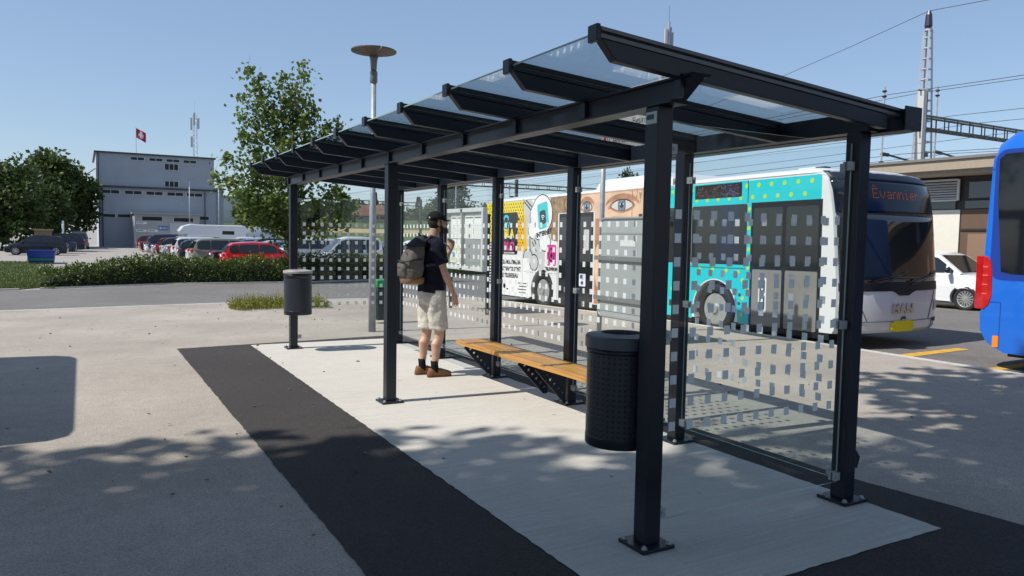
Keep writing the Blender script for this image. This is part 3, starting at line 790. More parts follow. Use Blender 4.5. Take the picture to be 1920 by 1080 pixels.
def eye(s, h, a, b_):
    def up(x): return b_*(1-abs(x/a)**2.2)**.75 if abs(x) < a else 0
    def lo(x): return -b_*.72*(1-abs(x/a)**2.0)**.8 if abs(x) < a else 0
    N_ = 24; xs = [a*(-1+2*k/N_) for k in range(N_+1)]
    brow = [(s+1.5*x, h+up(x)*1.5+.075) for x in xs] + [(s+1.5*x, h-.02+up(x)*.9+.045) for x in xs[::-1]]
    sp(mb, brow, 2, 1)
    sp(mb, [(s+1.18*x, h+up(x)*1.30+.012) for x in xs] + [(s+1.18*x, h+lo(x)*1.45-.01) for x in xs[::-1]], 3, 1)
    sp(mb, [(s+1.06*x, h+up(x)*1.12+.008) for x in xs] + [(s+1.06*x, h+lo(x)*1.08) for x in xs[::-1]], 4, 6)
    sp(mb, [(s+x, h+up(x)*.94) for x in xs] + [(s+x, h+lo(x)) for x in xs[::-1]], 5, 7)
    def disc(r, layer, m, cx=0.0, cy=.012):
        top, bot = [], []
        for k in range(21):
            x = -r+2*r*k/20; y = math.sqrt(max(0, r*r-x*x)); t = min(cy+y, up(x+cx)*.92); d = max(cy-y, lo(x+cx)*.98)
            if t > d: top.append((s+cx+x, h+t)); bot.append((s+cx+x, h+d))
        sp(mb, top+bot[::-1], layer, m)
    disc(b_*1.12, 6, 6); disc(b_*1.0, 7, 5); disc(b_*.45, 8, 6)
    for dx in (.035, -.07): sp(mb, rect(s+dx, s+dx+.035, h+.02, h+.055), 9, 7)
    sp(mb, [(s+1.3*a, h-.02), (s+1.0*a, h-.01), (s+.95*a, h-.05), (s+1.25*a, h-.05)], 4, 1)
eye(5.62, 2.56, .40, .135); eye(6.98, 2.575, .20, .125)
sp(mb, [(6.62, 2.3), (6.45, 2.3), (6.4, .3), (6.62, .3)], 2, 1)
sp(mb, ell(6.5, 1.2, .12, .5), 3, 0); sp(mb, [(6.0, 2.33), (5.2, 2.30), (5.3, 2.27), (5.9, 2.29)], 3, 1)
sp(mb, rect(5.25, 5.262, .3, 2.9), 6, 1); sp(mb, rect(4.9, 5.02, 2.1, 2.36), 4, 6)
obj('face_advert', mb, FM, bus)
# windows, doors, route display
def panel(name, pts, m, layer=3, parent=bus):
    q = MB(); sp(q, pts, layer, 0); return obj(name, q, m, parent)
panel('window', rrect(1.918, 3.355, 1.335, 2.447, .03), DGLASS, 3); panel('window', rrect(3.365, 4.868, 1.335, 2.447, .03), DGLASS, 3)
def door(s0, s1, low):
    q = MB(); sp(q, rect(s0, s1, .16, 2.46), 3, 0); dr = obj('door', q, INK, bus)
    mid = (s0+s1)/2
    for a, b_ in ((s0+.06, mid-.035), (mid+.035, s1-.06)):
        panel('door_glass', rrect(a, b_, 1.27 if low else .30, 2.36, .05), DGLASS, 6, dr)
        if low: panel('door_glass', rrect(a, b_, .26, 1.262, .03), DREFL, 6, dr)
    q = MB()
    for s in (mid-.12, mid+.12): q.tube([(XS-.02, s, .95), (XS-.05, s, 1.0), (XS-.05, s, 1.75), (XS-.02, s, 1.8)], .014, 6)
    if not low: obj('door_handle', q, GALV, dr)
    return dr
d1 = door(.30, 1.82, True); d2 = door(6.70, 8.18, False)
q = MB(); sp(q, rrect(1.42, 1.60, .50, 1.12, .03), 8, 0); sp(q, rrect(1.45, 1.57, .55, .80, .02), 9, 1); sp(q, rrect(1.45, 1.57, .85, 1.08, .02), 9, 1)
sp(q, ell(1.51, .68, .03, .07), 10, 0); sp(q, ell(1.51, .96, .03, .07), 10, 0); obj('door_sticker', q, [ADW, SEAM], d1)
q = MB(); sp(q, rrect(6.98, 7.25, .68, .98, .02), 8, 0); sp(q, rrect(7.02, 7.21, .86, .96, .01), 9, 1); sp(q, ell(7.12, .76, .06, .05, 10), 9, 1); obj('door_sticker', q, [ADW, mat('sticker_blue', (.03, .08, .35), .4)], d2)
q = MB(); sp(q, rrect(6.86, 7.08, 1.55, 2.05, .03), 8, 0); obj('door_notice', q, ADG, d2)
led = panel('route_display', rect(2.06, 3.28, 2.585, 2.85), INK, 4)
q = MB(); random.seed(5)
for i in range(60):
    for j in range(9):
        if random.random() < .42: sp(q, rect(2.10+.019*i, 2.113+.019*i, 2.612+.024*j, 2.620+.024*j), 6, random.choice((0, 0, 1)))
obj('display_dots', q, [LEDD, ADG], led)
q = MB()
for s0_ in (4.872, 8.245, 9.985, 11.66): sp(q, rect(s0_-.006, s0_+.006, .28, 2.93), 5, 0)
for h0_ in (2.895, .94): sp(q, rect(8.26 if h0_ < 2 else .3, 12.1, h0_-.004, h0_+.004), 4, 0)
obj('body_seam', q, mat('seam_grey', (.22, .22, .22), .6), bus)
panel('skirt', [(.10,.16),(1.9,.16),(1.9,.27),(.10,.27)], BLACK, 1); panel('skirt', [(3.3,.16),(8.38,.16),(8.38,.27),(3.3,.27)], BLACK, 1)
# wheels and dark arches
for s_ in (2.70, 8.98):
    for sx in (-1, 1):
        wheel_parts(bus, (sx*1.10, s_, .47), .475, .29, sx, .30, True)
q = MB()
for s_ in (2.70, 8.98): q.box(-.82, .82, s_-.58, s_+.58, .2, 1.03)
q.box(-1.2, 1.2, .6, LEN-.4, .2, .268)
obj('chassis', q, BLACK, bus)
# roof units
def roof_unit(s0, s1, w, h, m=BUSW):
    q = MB(); q.rings([[(-w, s0, 2.93), (w, s0, 2.93), (w*.96, s0+.25, 2.93+h*.8), (w*.88, s0+.4, 2.93+h), (-w*.88, s0+.4, 2.93+h), (-w*.96, s0+.25, 2.93+h*.8)],
                       [(-w, s1, 2.93), (w, s1, 2.93), (w*.96, s1-.15, 2.93+h*.8), (w*.88, s1-.3, 2.93+h), (-w*.88, s1-.3, 2.93+h), (-w*.96, s1-.15, 2.93+h*.8)]])
    return obj('roof_unit', q, m, bus, False, .05, 3)
roof_unit(4.0, 6.95, 1.12, .30); roof_unit(8.6, 11.6, 1.0, .12)
q = MB(); q.cbox((-.55, 1.1, 3.03), (.3, .5, .09)); obj('roof_hatch', q, BUSW, bus, False, .03, 2)
q = MB(); q.cbox((-.8, .72, 3.0), (.16, .2, .09)); obj('roof_camera', q, BLACK, bus, False, .02, 2)
# front: navy destination glass, windscreen, mask
def fpatch(name, x0, x1, h0, h1, off, m, n=18, k=10, parent=bus, corner=0.0):
    q = MB(); vs = []
    for j in range(k+1):
        h = h0+(h1-h0)*j/k
        for i in range(n+1):
            x = x0+(x1-x0)*i/n
            vs.append((x, front_s(x, h)-off, h - (corner*(abs(x)/HW)**4 if j == k else 0)))
    q.add(vs, [(j*(n+1)+i, j*(n+1)+i+1, (j+1)*(n+1)+i+1, (j+1)*(n+1)+i) for j in range(k) for i in range(n)])
    o = obj(name, q, m, parent, True); so_ = o.modifiers.new('s', 'SOLIDIFY'); so_.thickness = .004; so_.offset = -1
    return o
SCREEN = mat('windscreen', (0.018, 0.022, 0.022), 0.03, spec=1.0)
fpatch('windscreen', -1.235, 1.235, 1.10, 2.22, .006, SCREEN)
dest = fpatch('destination_glass', -1.245, 1.245, 2.225, 2.78, .008, NAVYG)
fpatch('roof_cap', -1.235, 1.235, 2.785, 2.93, .012, mat('cap_navy', (.008, .011, .030), .4, spec=.3), 18, 4)
fpatch('screen_base', -1.25, 1.25, .96, 1.10, .008, BLACK)
fpatch('bumper_seam', -1.2, 1.2, .455, .463, .004, SEAM, 18, 1)
q = MB()
for sx in (-1, 1):
    pts = [(sx*1.02, .94), (sx*.78, .47)]
    q.tube([(x, front_s(x, h)-.003, h) for x, h in [(pts[0][0]+(pts[1][0]-pts[0][0])*t/6, pts[0][1]+(pts[1][1]-pts[0][1])*t/6) for t in range(7)]], .006, 5)
    q.tube([(sx*.93, front_s(sx*.93, h)-.003, h) for h in (.29, .36, .455)], .006, 5)
obj('panel_seam', q, SEAM, bus)
# black bow above the badge
q = MB(); out = [(-.30, .965), (-.20, .93), (-.12, .885), (.12, .885), (.20, .93), (.30, .965)]
q.prism([(x, front_s(0, .93)-.012, h) for x, h in out], (0, .03, 0)); obj('mask_trim', q, BLACK, bus)
# chrome letters, emblem, yellow plate
def front_M(x, h, off): return Matrix.Translation((x, front_s(x, h)-off, h)) @ Matrix(((1,0,0,0),(0,0,-1,0),(0,1,0,0),(0,0,0,1)))
text_mesh('badge_letters', 'MAN', .205, CHROME, bus, front_M(-.02, .66, .012), .008, 'CENTER', .010, 1.18)
q = MB(); q.prism([(-.05, front_s(0,.5)-.012, .475), (.0, front_s(0,.5)-.012, .50), (.06, front_s(0,.5)-.012, .485), (.07, front_s(0,.5)-.012, .52), (.03, front_s(0,.5)-.012, .535), (-.04, front_s(0,.5)-.012, .525)], (0, .02, 0)); obj('emblem', q, SEAM, bus)
q = MB(); q.prism([(x, front_s(0, .38)-.022, h) for x, h in rrect(-.29, .27, .285, .465, .085)], (0, .03, 0)); obj('number_plate', q, mat('plate_yellow', (.85, .72, .0), .5), bus, False, .005, 2)
GL = {'E': ['11111','1....','1....','1111.','1....','1....','11111'], 'v': ['.....','.....','1...1','1...1','1...1','.1.1.','..1..'], 'a': ['.....','.....','.111.','....1','.1111','1...1','.1111'],
      'n': ['.....','.....','1.11.','11..1','1...1','1...1','1...1'], 'i': ['..1..','.....','.11..','..1..','..1..','..1..','.111.'], 'e': ['.....','.....','.111.','1...1','11111','1....','.111.'], 'r': ['.....','.....','1.11.','11..1','1....','1....','1....']}
q = MB(); px_ = .0245; x0_ = -.60
for ci, ch in enumerate('Evannier'):
    for j, row in enumerate(GL[ch]):
        for i_, c_ in enumerate(row):
            if c_ == '1':
                x = x0_ + (ci*6+i_)*px_; h = 2.63 - j*px_; s_ = front_s(x, h)-.012
                q.add([(x, s_, h), (x+px_*.62, s_, h), (x+px_*.62, s_, h+px_*.62), (x, s_, h+px_*.62)], [(0,1,2,3)])
for i_ in (1, 2, 3):
    x = x0_ + i_*px_; h = 2.63 + (2.6 - abs(i_-2))*px_; s_ = front_s(x, h)-.012
    q.add([(x, s_, h), (x+px_*.62, s_, h), (x+px_*.62, s_, h+px_*.62), (x, s_, h+px_*.62)], [(0,1,2,3)])
obj('destination_text', q, LEDO, dest)
for sx in (-1, 1):
    fpatch('headlight', min(sx*1.05, sx*1.245), max(sx*1.05, sx*1.245), .60, .78, .010, LAMPG, 8, 4)
    fpatch('fog_lamp', min(sx*1.03, sx*1.245), max(sx*1.03, sx*1.245), .40, .47, .010, SEAM, 8, 3)
    q = MB(); q.lathe([(.045, -.006), (.03, .0)], 14, (sx*1.12, front_s(1.12, .69)-.012, .69), 'y'); obj('bulb', q, CHROME, bus)
q = MB()
for x0, x1 in ((-.75, .05), (.15, .95)):
    q.tube([(x0, front_s(x0, 1.06)-.03, 1.06), ((x0+x1)/2, front_s((x0+x1)/2, 1.12)-.035, 1.14), (x1, front_s(x1, 1.25)-.03, 1.27)], .012, 6)
    q.tube([((x0+x1)/2-.35, front_s((x0+x1)/2-.35, 1.2)-.03, 1.13), ((x0+x1)/2+.38, front_s((x0+x1)/2+.38, 1.3)-.03, 1.24)], .016, 6)
obj('wiper', q, BLACK, bus)
q = MB(); q.tube([(-1.15, .12, 2.55), (-1.36, -.22, 2.5), (-1.38, -.30, 2.3)], .025, 8); q.cbox((-1.40, -.30, 2.05), (.10, .20, .42)); obj('mirror', q, BLACK, bus, False, .03, 3)
# driver cab dashboard seen through nothing: the screen is opaque tinted glass

# ---- blue bus at the right edge
BLUE = mat('bus_blue', (0.006, 0.135, 0.62), 0.30, coat=0.4)
BLUED = mat('bus_blue_dark', (0.01, 0.045, 0.30), 0.35)
bb = thing('blue_bus', 'bright blue bus with a red tail lamp, cut off by the right edge', 'bus', (8.58+1.25, 3.23, -0.08))
LB = 11.5
mb = MB(); rings_ = []
for x in (-1.25, -1.235, -1.19, -1.08, -.8, -.4, 0, .4, .8, 1.08, 1.19, 1.235, 1.25):
    e = abs(x)/1.25; rb = .16*e**5; drop = 0 if e < .86 else .16*((e-.86)/.14)**2
    o = [(-.34-rb, .21), (-.10-rb, .33), (.0-rb, .50), (.015-rb, .74), (-.03-rb, .83), (-.01-rb, .90), (.0-rb, 1.5), (-.06-rb, 2.9), (-.13-rb, 3.12), (-.34-rb, 3.27), (-.7, 3.30), (-LB+.6, 3.30), (-LB+.2, 3.15), (-LB+.05, 2.6), (-LB, 1.0), (-LB+.02, .4), (-LB+.3, .21)]
    rings_.append([(x, s, h - (drop if h > 3.1 else 0)) for s, h in o])
mb.rings([r[::-1] for r in rings_])
obody = obj('body', mb, BLUE, bb, True)
cut = MB()
for s_ in (-3.2, -9.0):
    for sx in (-1, 1): cut.lathe([(.55, -.28), (.55, .28)], 28, (sx*1.2, s_, .47), 'x')
cob = obj('cutter', cut, BLACK, bb); bm_ = obody.modifiers.new('b', 'BOOLEAN'); bm_.object = cob; bm_.operation = 'DIFFERENCE'; bm_.solver = 'EXACT'; bake(obody); bpy.data.objects.remove(cob)
es = obody.modifiers.new('e', 'EDGE_SPLIT'); es.split_angle = R(32)
XS = -1.25
panel('window_surround', rrect(-11.0, -.25, 1.22, 3.03, .16), BLUED, 1, bb)
panel('window', [(-.38, 2.97), (-.30, 2.90), (-.31, 2.3), (-.40, 1.34), (-.55, 1.31), (-10.9, 1.25), (-10.9, 2.97)], mat('blue_bus_glass', (.009, .011, .016), .05, spec=.55), 4, bb)
panel('seam', rect(-.25, -.115, 2.758, 2.768), BLUED, 3, bb); panel('seam', rect(-.42, -.13, .905, .915), BLUED, 3, bb)
panel('seam', rect(-.425, -.417, .3, .91), BLUED, 3, bb)
panel('side_marker', rrect(-.42, -.34, .28, .44, .012), mat('marker_orange', (.85, .25, .02), .3), 8, bb)
# tail lamp wraps the rear corner
q = MB(); RED = mat('tail_red', (.50, .010, .012), .15, coat=.5, var=.35, scale=9)
A = []
for h, a0, a1 in ((.80, -.06, -.135), (.87, -.06, -.20), (1.0, -.06, -.235), (1.35, -.06, -.225), (1.48, -.06, -.20), (1.55, -.06, -.15)):
    A.append([(-1.262, a1-.06, h), (-1.262, -.165, h), (-1.20, -.035, h), (-1.05, .012, h), (-1.05, -.12, h), (-1.2, a1-.06, h)])
q.rings(A); tl = obj('tail_lamp', q, RED, bb, False, .008, 2)
q = MB()
for h in (1.02, 1.15, 1.28, 1.40): q.cbox((-1.258, -.20, h), (.02, .07, .02))
obj('lamp_rib', q, mat('tail_rib', (.75, .12, .1), .2), tl)
for s_ in (-3.2, -9.0):
    for sx in (-1, 1): wheel_parts(bb, (sx*1.09, s_, .47), .475, .29, sx, .30, True)
q = MB()
for s_ in (-3.2, -9.0): q.box(-.8, .8, s_-.57, s_+.57, .2, 1.0)
q.box(-1.15, 1.15, -LB+.5, -.5, .16, .209); obj('chassis', q, BLACK, bb)
# ------------------------------------------------------------------ cars
CGLASS = mat('car_glass', (0.012, 0.016, 0.018), 0.05, spec=0.75)
TAILR = mat('car_tail_red', (0.45, 0.012, 0.012), 0.2)
def paint(name, col, rough=.28): return mat(name, col, rough, 0.0, coat=.6, var=.04, scale=2)
PA = dict(red=paint('car_red', (.52, .012, .016)), black=paint('car_black', (.010, .011, .016)), beige=paint('car_beige', (.22, .21, .175)), silver=paint('car_silver', (.42, .43, .43)),
          white=paint('car_white', (.72, .73, .74)), dkred=paint('car_dark_red', (.14, .008, .012)), navy=paint('car_navy', (.010, .018, .06)), grey=paint('car_grey', (.12, .125, .13)), blue=paint('car_blue', (.015, .06, .22)), palesilver=paint('car_pale_silver', (.56, .57, .56)))
# kind: length, half width, lower outline top points (rear to front), greenhouse outline (rear base .. front base), windows cut x positions, wheels
KINDS = {
 'hatch': dict(L=4.15, w=.88, low=[(-2.06,.35),(-2.08,.55),(-2.02,.86),(-1.96,.93),(1.0,.95),(1.75,.80),(2.0,.66),(2.07,.45),(2.04,.25)], top=[(-1.96,.90),(-1.72,1.30),(-1.55,1.40),(-.6,1.47),(.15,1.45),(.45,1.38),(1.12,.93)], pil=[-1.25,-.28,.62], wx=(-1.27,1.28), wr=.32),
 'wagon': dict(L=4.75, w=.92, low=[(-2.36,.40),(-2.38,.60),(-2.34,.92),(-2.28,1.0),(1.05,1.02),(1.95,.88),(2.28,.72),(2.37,.5),(2.34,.28)], top=[(-2.28,.96),(-2.05,1.42),(-1.85,1.54),(-.6,1.60),(.2,1.58),(.5,1.50),(1.2,1.0)], pil=[-1.30,-.30,.70], wx=(-1.40,1.42), wr=.34),
 'suv': dict(L=4.6, w=.93, low=[(-2.28,.45),(-2.30,.65),(-2.26,1.0),(-2.2,1.08),(1.05,1.10),(1.9,.98),(2.2,.82),(2.29,.55),(2.26,.32)], top=[(-2.2,1.04),(-1.98,1.52),(-1.78,1.64),(-.6,1.70),(.2,1.68),(.5,1.60),(1.22,1.08)], pil=[-1.25,-.25,.70], wx=(-1.36,1.38), wr=.36),
 'sedan': dict(L=4.6, w=.90, low=[(-2.28,.38),(-2.30,.60),(-2.26,.90),(-2.15,.96),(-1.6,.98),(1.0,.94),(1.9,.80),(2.2,.66),(2.29,.45),(2.26,.25)], top=[(-1.85,.95),(-1.2,1.33),(-.9,1.40),(-.2,1.44),(.2,1.42),(.5,1.35),(1.25,.92)], pil=[-1.0,-.20,.70], wx=(-1.36,1.40), wr=.32),
 'van': dict(L=4.05, w=.87, low=[(-1.98,.38),(-2.0,.6),(-2.0,.95),(-1.98,1.0),(.95,1.0),(1.45,.93),(1.85,.75),(2.0,.5),(1.98,.28)], top=[(-1.98,.96),(-1.92,1.60),(-1.80,1.76),(-1.0,1.82),(-.1,1.81),(.25,1.72),(1.02,.98)], pil=[-1.02,-.10,.66], wx=(-1.25,1.34), wr=.31),
 'mini': dict(L=3.65, w=.82, low=[(-1.80,.38),(-1.83,.58),(-1.78,.88),(-1.70,.95),(.85,.97),(1.45,.88),(1.72,.72),(1.82,.48),(1.80,.26)], top=[(-1.70,.92),(-1.45,1.34),(-1.25,1.44),(-.4,1.50),(.1,1.47),(.35,1.40),(1.02,.95)], pil=[-.95,.60], wx=(-1.12,1.15), wr=.31),
}
def taper(K, x, y): 
    t = abs(x)/(K['L']/2); return y*(1-.13*t**5)
def car_proto(kind, col, spokes=7):
    K = KINDS[kind]; w = K['w']; root = bpy.data.objects.new('parked_car', None); COL.objects.link(root)
    # lower body: outline with wheel arches, lofted across the width
    bot = []; zb = .22; ra = K['wr']+.06
    front_x, rear_x = K['low'][-1][0], K['low'][0][0]
    outline = list(K['low'])
    arch = []
    for wx in (K['wx'][1], K['wx'][0]):
        arch.append([(wx + ra*math.cos(R(a)), K['wr']-.02 + ra*math.sin(R(a))) for a in range(-14, 195, 13)])
    outline += [(front_x-.06, zb)] + [(K['wx'][1]+ra+.005, zb)] + arch[0] + [(K['wx'][1]-ra-.005, zb), (K['wx'][0]+ra+.005, zb)] + arch[1] + [(K['wx'][0]-ra-.005, zb), (rear_x+.06, zb)]
    mb = MB(); rg = []
    for yy, ins in ((-1.0, .03), (-.985, .012), (-.93, 0), (-.5, 0), (0, 0), (.5, 0), (.93, 0), (.985, .012), (1.0, .03)):
        ring = []
        for x, z in outline:
            e = abs(yy); zz = z; xx = x*(1-.035*e**3)
            if z > .6: zz = z - ins*1.6 - .03*e*e
            bulge = 1.0 - .06*max(0, (z-.75)/.35) - (.05 if z < .3 else 0)
            ring.append((xx, taper(K, x, w*yy)*bulge, zz))
        rg.append(ring)
    mb.rings(rg)
    body = obj('body', mb, PA[col], root, True); es = body.modifiers.new('e', 'EDGE_SPLIT'); es.split_angle = R(38)
    body.material_slots[0].link = 'OBJECT'; body.material_slots[0].material = PA[col]
    # greenhouse: roof skin with glass on every side
    T = K['top']; zb_ = T[0][1]; zt = max(z for _, z in T)
    def yw(x, z): return taper(K, x, w)*(.945 - .24*max(0, (z-zb_)/(zt-zb_))**1.15)
    mb = MB(); rg = []
    for e in (-1, -.97, -.8, -.4, 0, .4, .8, .97, 1):
        rg.append([(x*(1-.02*abs(e)**3), yw(x, z)*e, z + (.035*(1-e*e) if 2 <= k_ <= len(T)-3 else 0)) for k_, (x, z) in enumerate(T)] + [(T[-1][0]-.1, yw(0, zb_)*e, zb_-.05), (T[0][0]+.1, yw(0, zb_)*e, zb_-.05)])
    mb.rings(rg)
    roof = obj('roof', mb, PA[col], root, True); es = roof.modifiers.new('e', 'EDGE_SPLIT'); es.split_angle = R(38)
    roof.material_slots[0].link = 'OBJECT'; roof.material_slots[0].material = PA[col]
    # side windows between the pillars
    def top_at(x):
        for (xa, za), (xb, zb2) in zip(T, T[1:]):
            if xa <= x <= xb: return za + (zb2-za)*(x-xa)/(xb-xa)
        return zb_
    xs = [T[0][0]+.22] + K['pil'] + [T[-1][0]-.20]
    for sgn in (-1, 1):
        for a, b_ in zip(xs, xs[1:]):
            pts = []
            n = 6
            for k in range(n+1):
                x = a+.035+(b_-a-.07)*k/n; pts.append((x, max(zb_+.05, min(top_at(x)-.085, zt-.11))))
            poly = [(b_-.035, zb_+.045), (a+.035, zb_+.045)]
            pts = [p for p in pts if p[1] > zb_+.06] 
            if len(pts) < 2: continue
            q = MB(); P = [(x, sgn*(yw(x, z)+.006), z) for x, z in poly + pts]
            q.prism(P, (0, -sgn*.014, 0)); obj('window', q, CGLASS, root)
    def slope_glass(i0, i1, name, m0=.12, m1=.12):
        (xa, za), (xb, zb2) = T[i0], T[i1]; q = MB()
        d = Vector((xb-xa, zb2-za)); nn = Vector((-d.y, d.x)).normalized()*.01
        if nn.y < 0: nn = -nn
        A = (xa+d.x*m0+nn.x, za+d.y*m0+nn.y); B = (xb-d.x*m1+nn.x, zb2-d.y*m1+nn.y)
        ya, yb = yw(*T[i0])*.88, yw(*T[i1])*.88
        q.prism([(A[0], -ya, A[1]), (A[0], ya, A[1]), (B[0], yb, B[1]), (B[0], -yb, B[1])], (-nn.x*1.6, 0, -nn.y*1.6)); obj(name, q, CGLASS, root)
    slope_glass(len(T)-2, len(T)-1, 'windscreen', .0, .05); slope_glass(0, 1, 'rear_window', .12, .02)
    hl, hz = K['low'][-3], K['low'][-4]
    for sgn in (-1, 1):
        xf = K['L']/2; q = MB(); q.ball((xf-.17, sgn*w*.70, hl[1]+.02), (.16, .16, .085), 12, 6); obj('headlight', q, LAMPG, root, True)
        xr = -K['L']/2; q = MB(); zt_ = K['low'][2][1]
        q.cbox((xr+.115, sgn*w*.755, zt_-.05), (.20, .16, .13 if kind != 'wagon' else .22)); obj('tail_light', q, TAILR, root, False, .03, 2)
        q = MB(); q.ball((T[-1][0]-.28, sgn*(w+.10), zb_+.10), (.07, .10, .075), 10, 6); obj('mirror', q, BLACK, root, True)
        for wx in K['wx']:
            wheel_parts(root, (wx, sgn*(w-.115), K['wr']-.0), K['wr'], .20, sgn, K['wr']*.68, False, spokes)
    q = MB(); q.cbox((K['L']/2-.01, 0, .42), (.03, .5, .11)); q.cbox((-K['L']/2+.035, 0, .78), (.03, .5, .11)); obj('number_plate', q, ADW, root)
    q = MB(); q.box(-K['L']/2+.25, K['L']/2-.25, -w+.1, w-.1, .19, .5)
    for wx in K['wx']: q.box(wx-K['wr'], wx+K['wr'], -w+.16, w-.16, .3, .72)
    obj('underbody', q, BLACK, root)
    return root
PROTO = {}; LOTZ = -.33
def recolour(root, col):
    for c in [o for o in bpy.data.objects if o.parent is root and o.name.split('.')[0] in ('body', 'roof')]: c.material_slots[0].material = PA[col]
def car(kind, col, x, u, label, rz=0.0, z=LOTZ, group='cars parked in the car park'):
    if kind not in PROTO:
        o = PROTO[kind] = car_proto(kind, col); o.location = (x, u, z); o.rotation_euler = (0, 0, rz); tag(o, label, 'car', group)
    else: o = dup(PROTO[kind], (x, u, z), rz, label, group); o['category'] = 'car'
    recolour(o, col); return o
# near row along the aisle: x is the middle of the car, rear at about x-2.1
def A(): return random.uniform(-.03, .03)
random.seed(21)
ROW1 = [('hatch','red',5.65,0,'bright red hatchback parked nearest behind the hedge'), ('sedan','black',5.75,0,'black saloon parked between the red hatchback and the beige estate'), ('wagon','beige',5.15,0,'beige grey estate car with upright red tail lamps beyond the red hatchback'),
 ('hatch','palesilver',5.0,0,'pale silver hatchback parked behind the beige estate'), ('hatch','black',4.8,0,'black hatchback with red lamps next to the pale silver hatchback'), ('wagon','white',5.0,0,'white estate car in the aisle row, rear to the aisle'), ('sedan','grey',4.9,0,'grey saloon beside the white estate in the aisle row'),
 ('suv','silver',4.75,1,'silver off-roader parked nose out with a dark wheel arch'), ('hatch','black',4.7,0,'black hatchback just beyond the silver off-roader'), ('hatch','dkred',4.6,0,'dark red hatchback in the middle of the aisle row'), ('wagon','silver',4.8,1,'silver estate car parked nose out in the aisle row'),
 ('suv','navy',4.7,0,'navy off-roader next to the nose out silver estate'), ('sedan','white',4.6,1,'white saloon parked nose out far along the aisle row'), ('hatch','grey',4.5,0,'grey hatchback far along the aisle row'), ('sedan','dkred',4.5,0,'dark red saloon far along the aisle row'),
 ('hatch','silver',4.4,1,'small silver hatchback nearly at the end of the aisle row'), ('mini','dkred',4.1,0,'dark red small car, last in the aisle row')]
for i, (k, c, x, out, lb) in enumerate(ROW1): car(k, c, x, 38.0 + 2.85*i + (.25 if i > 1 else 0), lb, A() + (PI if out else 0))
ROW2 = [('van','white',9.35,1,'silver white boxy van car with side windows behind the hedge'), ('hatch','white',10.35,1,'white hatchback between the boxy van car and a white off-roader'), ('suv','white',8.9,1,'white off-roader with dark windows behind the young tree'), ('wagon','white',11.0,1,'white estate with a long dark window line in the second row'),
 ('hatch','grey',10.0,0,'grey hatchback behind the white cars of the second row'), ('sedan','silver',9.0,1,'silver saloon in the second row, left of the young tree trunk'), ('wagon','black',9.2,1,'black estate car showing only its roof in the second row'), ('hatch','blue',9.6,0,'blue hatchback deep in the second row'), ('wagon','white',8.6,1,'white estate with roof rails in front of the motorhome'),
 ('sedan','navy',10.0,1,'dark blue saloon parked in front of the silver tank'), ('hatch','black',10.2,1,'black hatchback at the far end of the second row')]
for i, (k, c, x, out, lb) in enumerate(ROW2): car(k, c, x, 36.0 + 3.0*i + (.8 if i else 0), lb, A() + (PI if out else 0))
ROW3 = [('suv','white','white off-roader seen past the waiting man'), ('hatch','blue','blue hatchback parked behind the off-roader near the waiting man'), ('sedan','black','black saloon behind the blue hatchback'), ('hatch','grey','grey hatchback in the third row'), ('wagon','navy','navy estate in the third row, roof just visible'),
 ('suv','black','black off-roader in the third row'), ('hatch','silver','silver hatchback far back in the third row'), ('sedan','white','white saloon far back in the third row'), ('hatch','red','red hatchback far back in the third row')]
for i, (k, c, lb) in enumerate(ROW3): car(k, c, 16.6 + .2*(i % 2), 40.4 + 3.0*i, lb, A())
# left group by the trees
for k, c, x, u, lb in [('hatch', 'black', -5.5, 64.5, 'black hatchback nearest in the dark row by the trees'), ('sedan', 'navy', -5.2, 69.5, 'navy saloon in the middle of the dark row by the trees'),
    ('wagon', 'black', -4.6, 75.5, 'black estate with bright wheel at the end of the dark row')]:
    car(k, c, x, u, lb, PI+A())
c500 = car_proto('mini', 'white', 15); c500.location = (19.62, 10.34, -.19); c500.rotation_euler = (0, 0, -PI/2); c500.scale = (1.09, 1.09, 1.09); tag(c500, 'small rounded white car parked in front of the station, beside the blue bus', 'car')

# motorhome, tank trailer, shed, low blue skip, yellow van
mh = thing('motorhome', 'white motorhome with an overcab nose parked before the grey building', 'motorhome', (8.2, 76.0, LOTZ))
mb = MB(); mb.prism([(-3.3, -1.1, .45), (2.2, -1.1, .45), (3.1, -1.1, .55), (3.15, -1.1, 1.0), (2.5, -1.1, 1.2), (2.0, -1.1, 1.7), (2.6, -1.1, 1.8), (2.75, -1.1, 2.05), (2.4, -1.1, 2.5), (1.7, -1.1, 2.72), (1.2, -1.1, 2.66), (-3.2, -1.1, 2.66), (-3.3, -1.1, 2.5)], (0, 2.2, 0))
mh.rotation_euler = (0, 0, PI)
obj('body', mb, WHITE, mh, False, .06, 2)
for s in (-1, 1):
    y0_, y1_ = (min(s*1.1, s*1.112), max(s*1.1, s*1.112))
    q = MB(); q.box(-2.2, -1.1, y0_, y1_, 1.75, 2.1); obj('window', q, CGLASS, mh); q = MB(); q.box(.2, 1.6, y0_, y1_, 1.1, 1.6); obj('window', q, mat('motorhome_blind', (.3, .31, .32), .4), mh)
    for wx in (-1.6, 2.1): wheel_parts(mh, (wx, s*1.0, .34), .34, .2, s, .22)
q = MB(); q.box(2.1, 2.35, -.9, .9, 1.25, 1.62); obj('windscreen', q, CGLASS, mh)
tk = thing('tank_trailer', 'round silver tank trailer behind the parked cars beside the motorhome', 'tank trailer', (12.9, 78.0, LOTZ))
q = MB(); q.lathe([(.3, -1.9), (.85, -1.75), (1.0, -1.4), (1.0, 1.4), (.85, 1.75), (.3, 1.9)], 24, (0, 0, 1.55), 'x'); obj('tank', q, mat('tank_steel', (.5, .51, .52), .3, .7), tk, True)
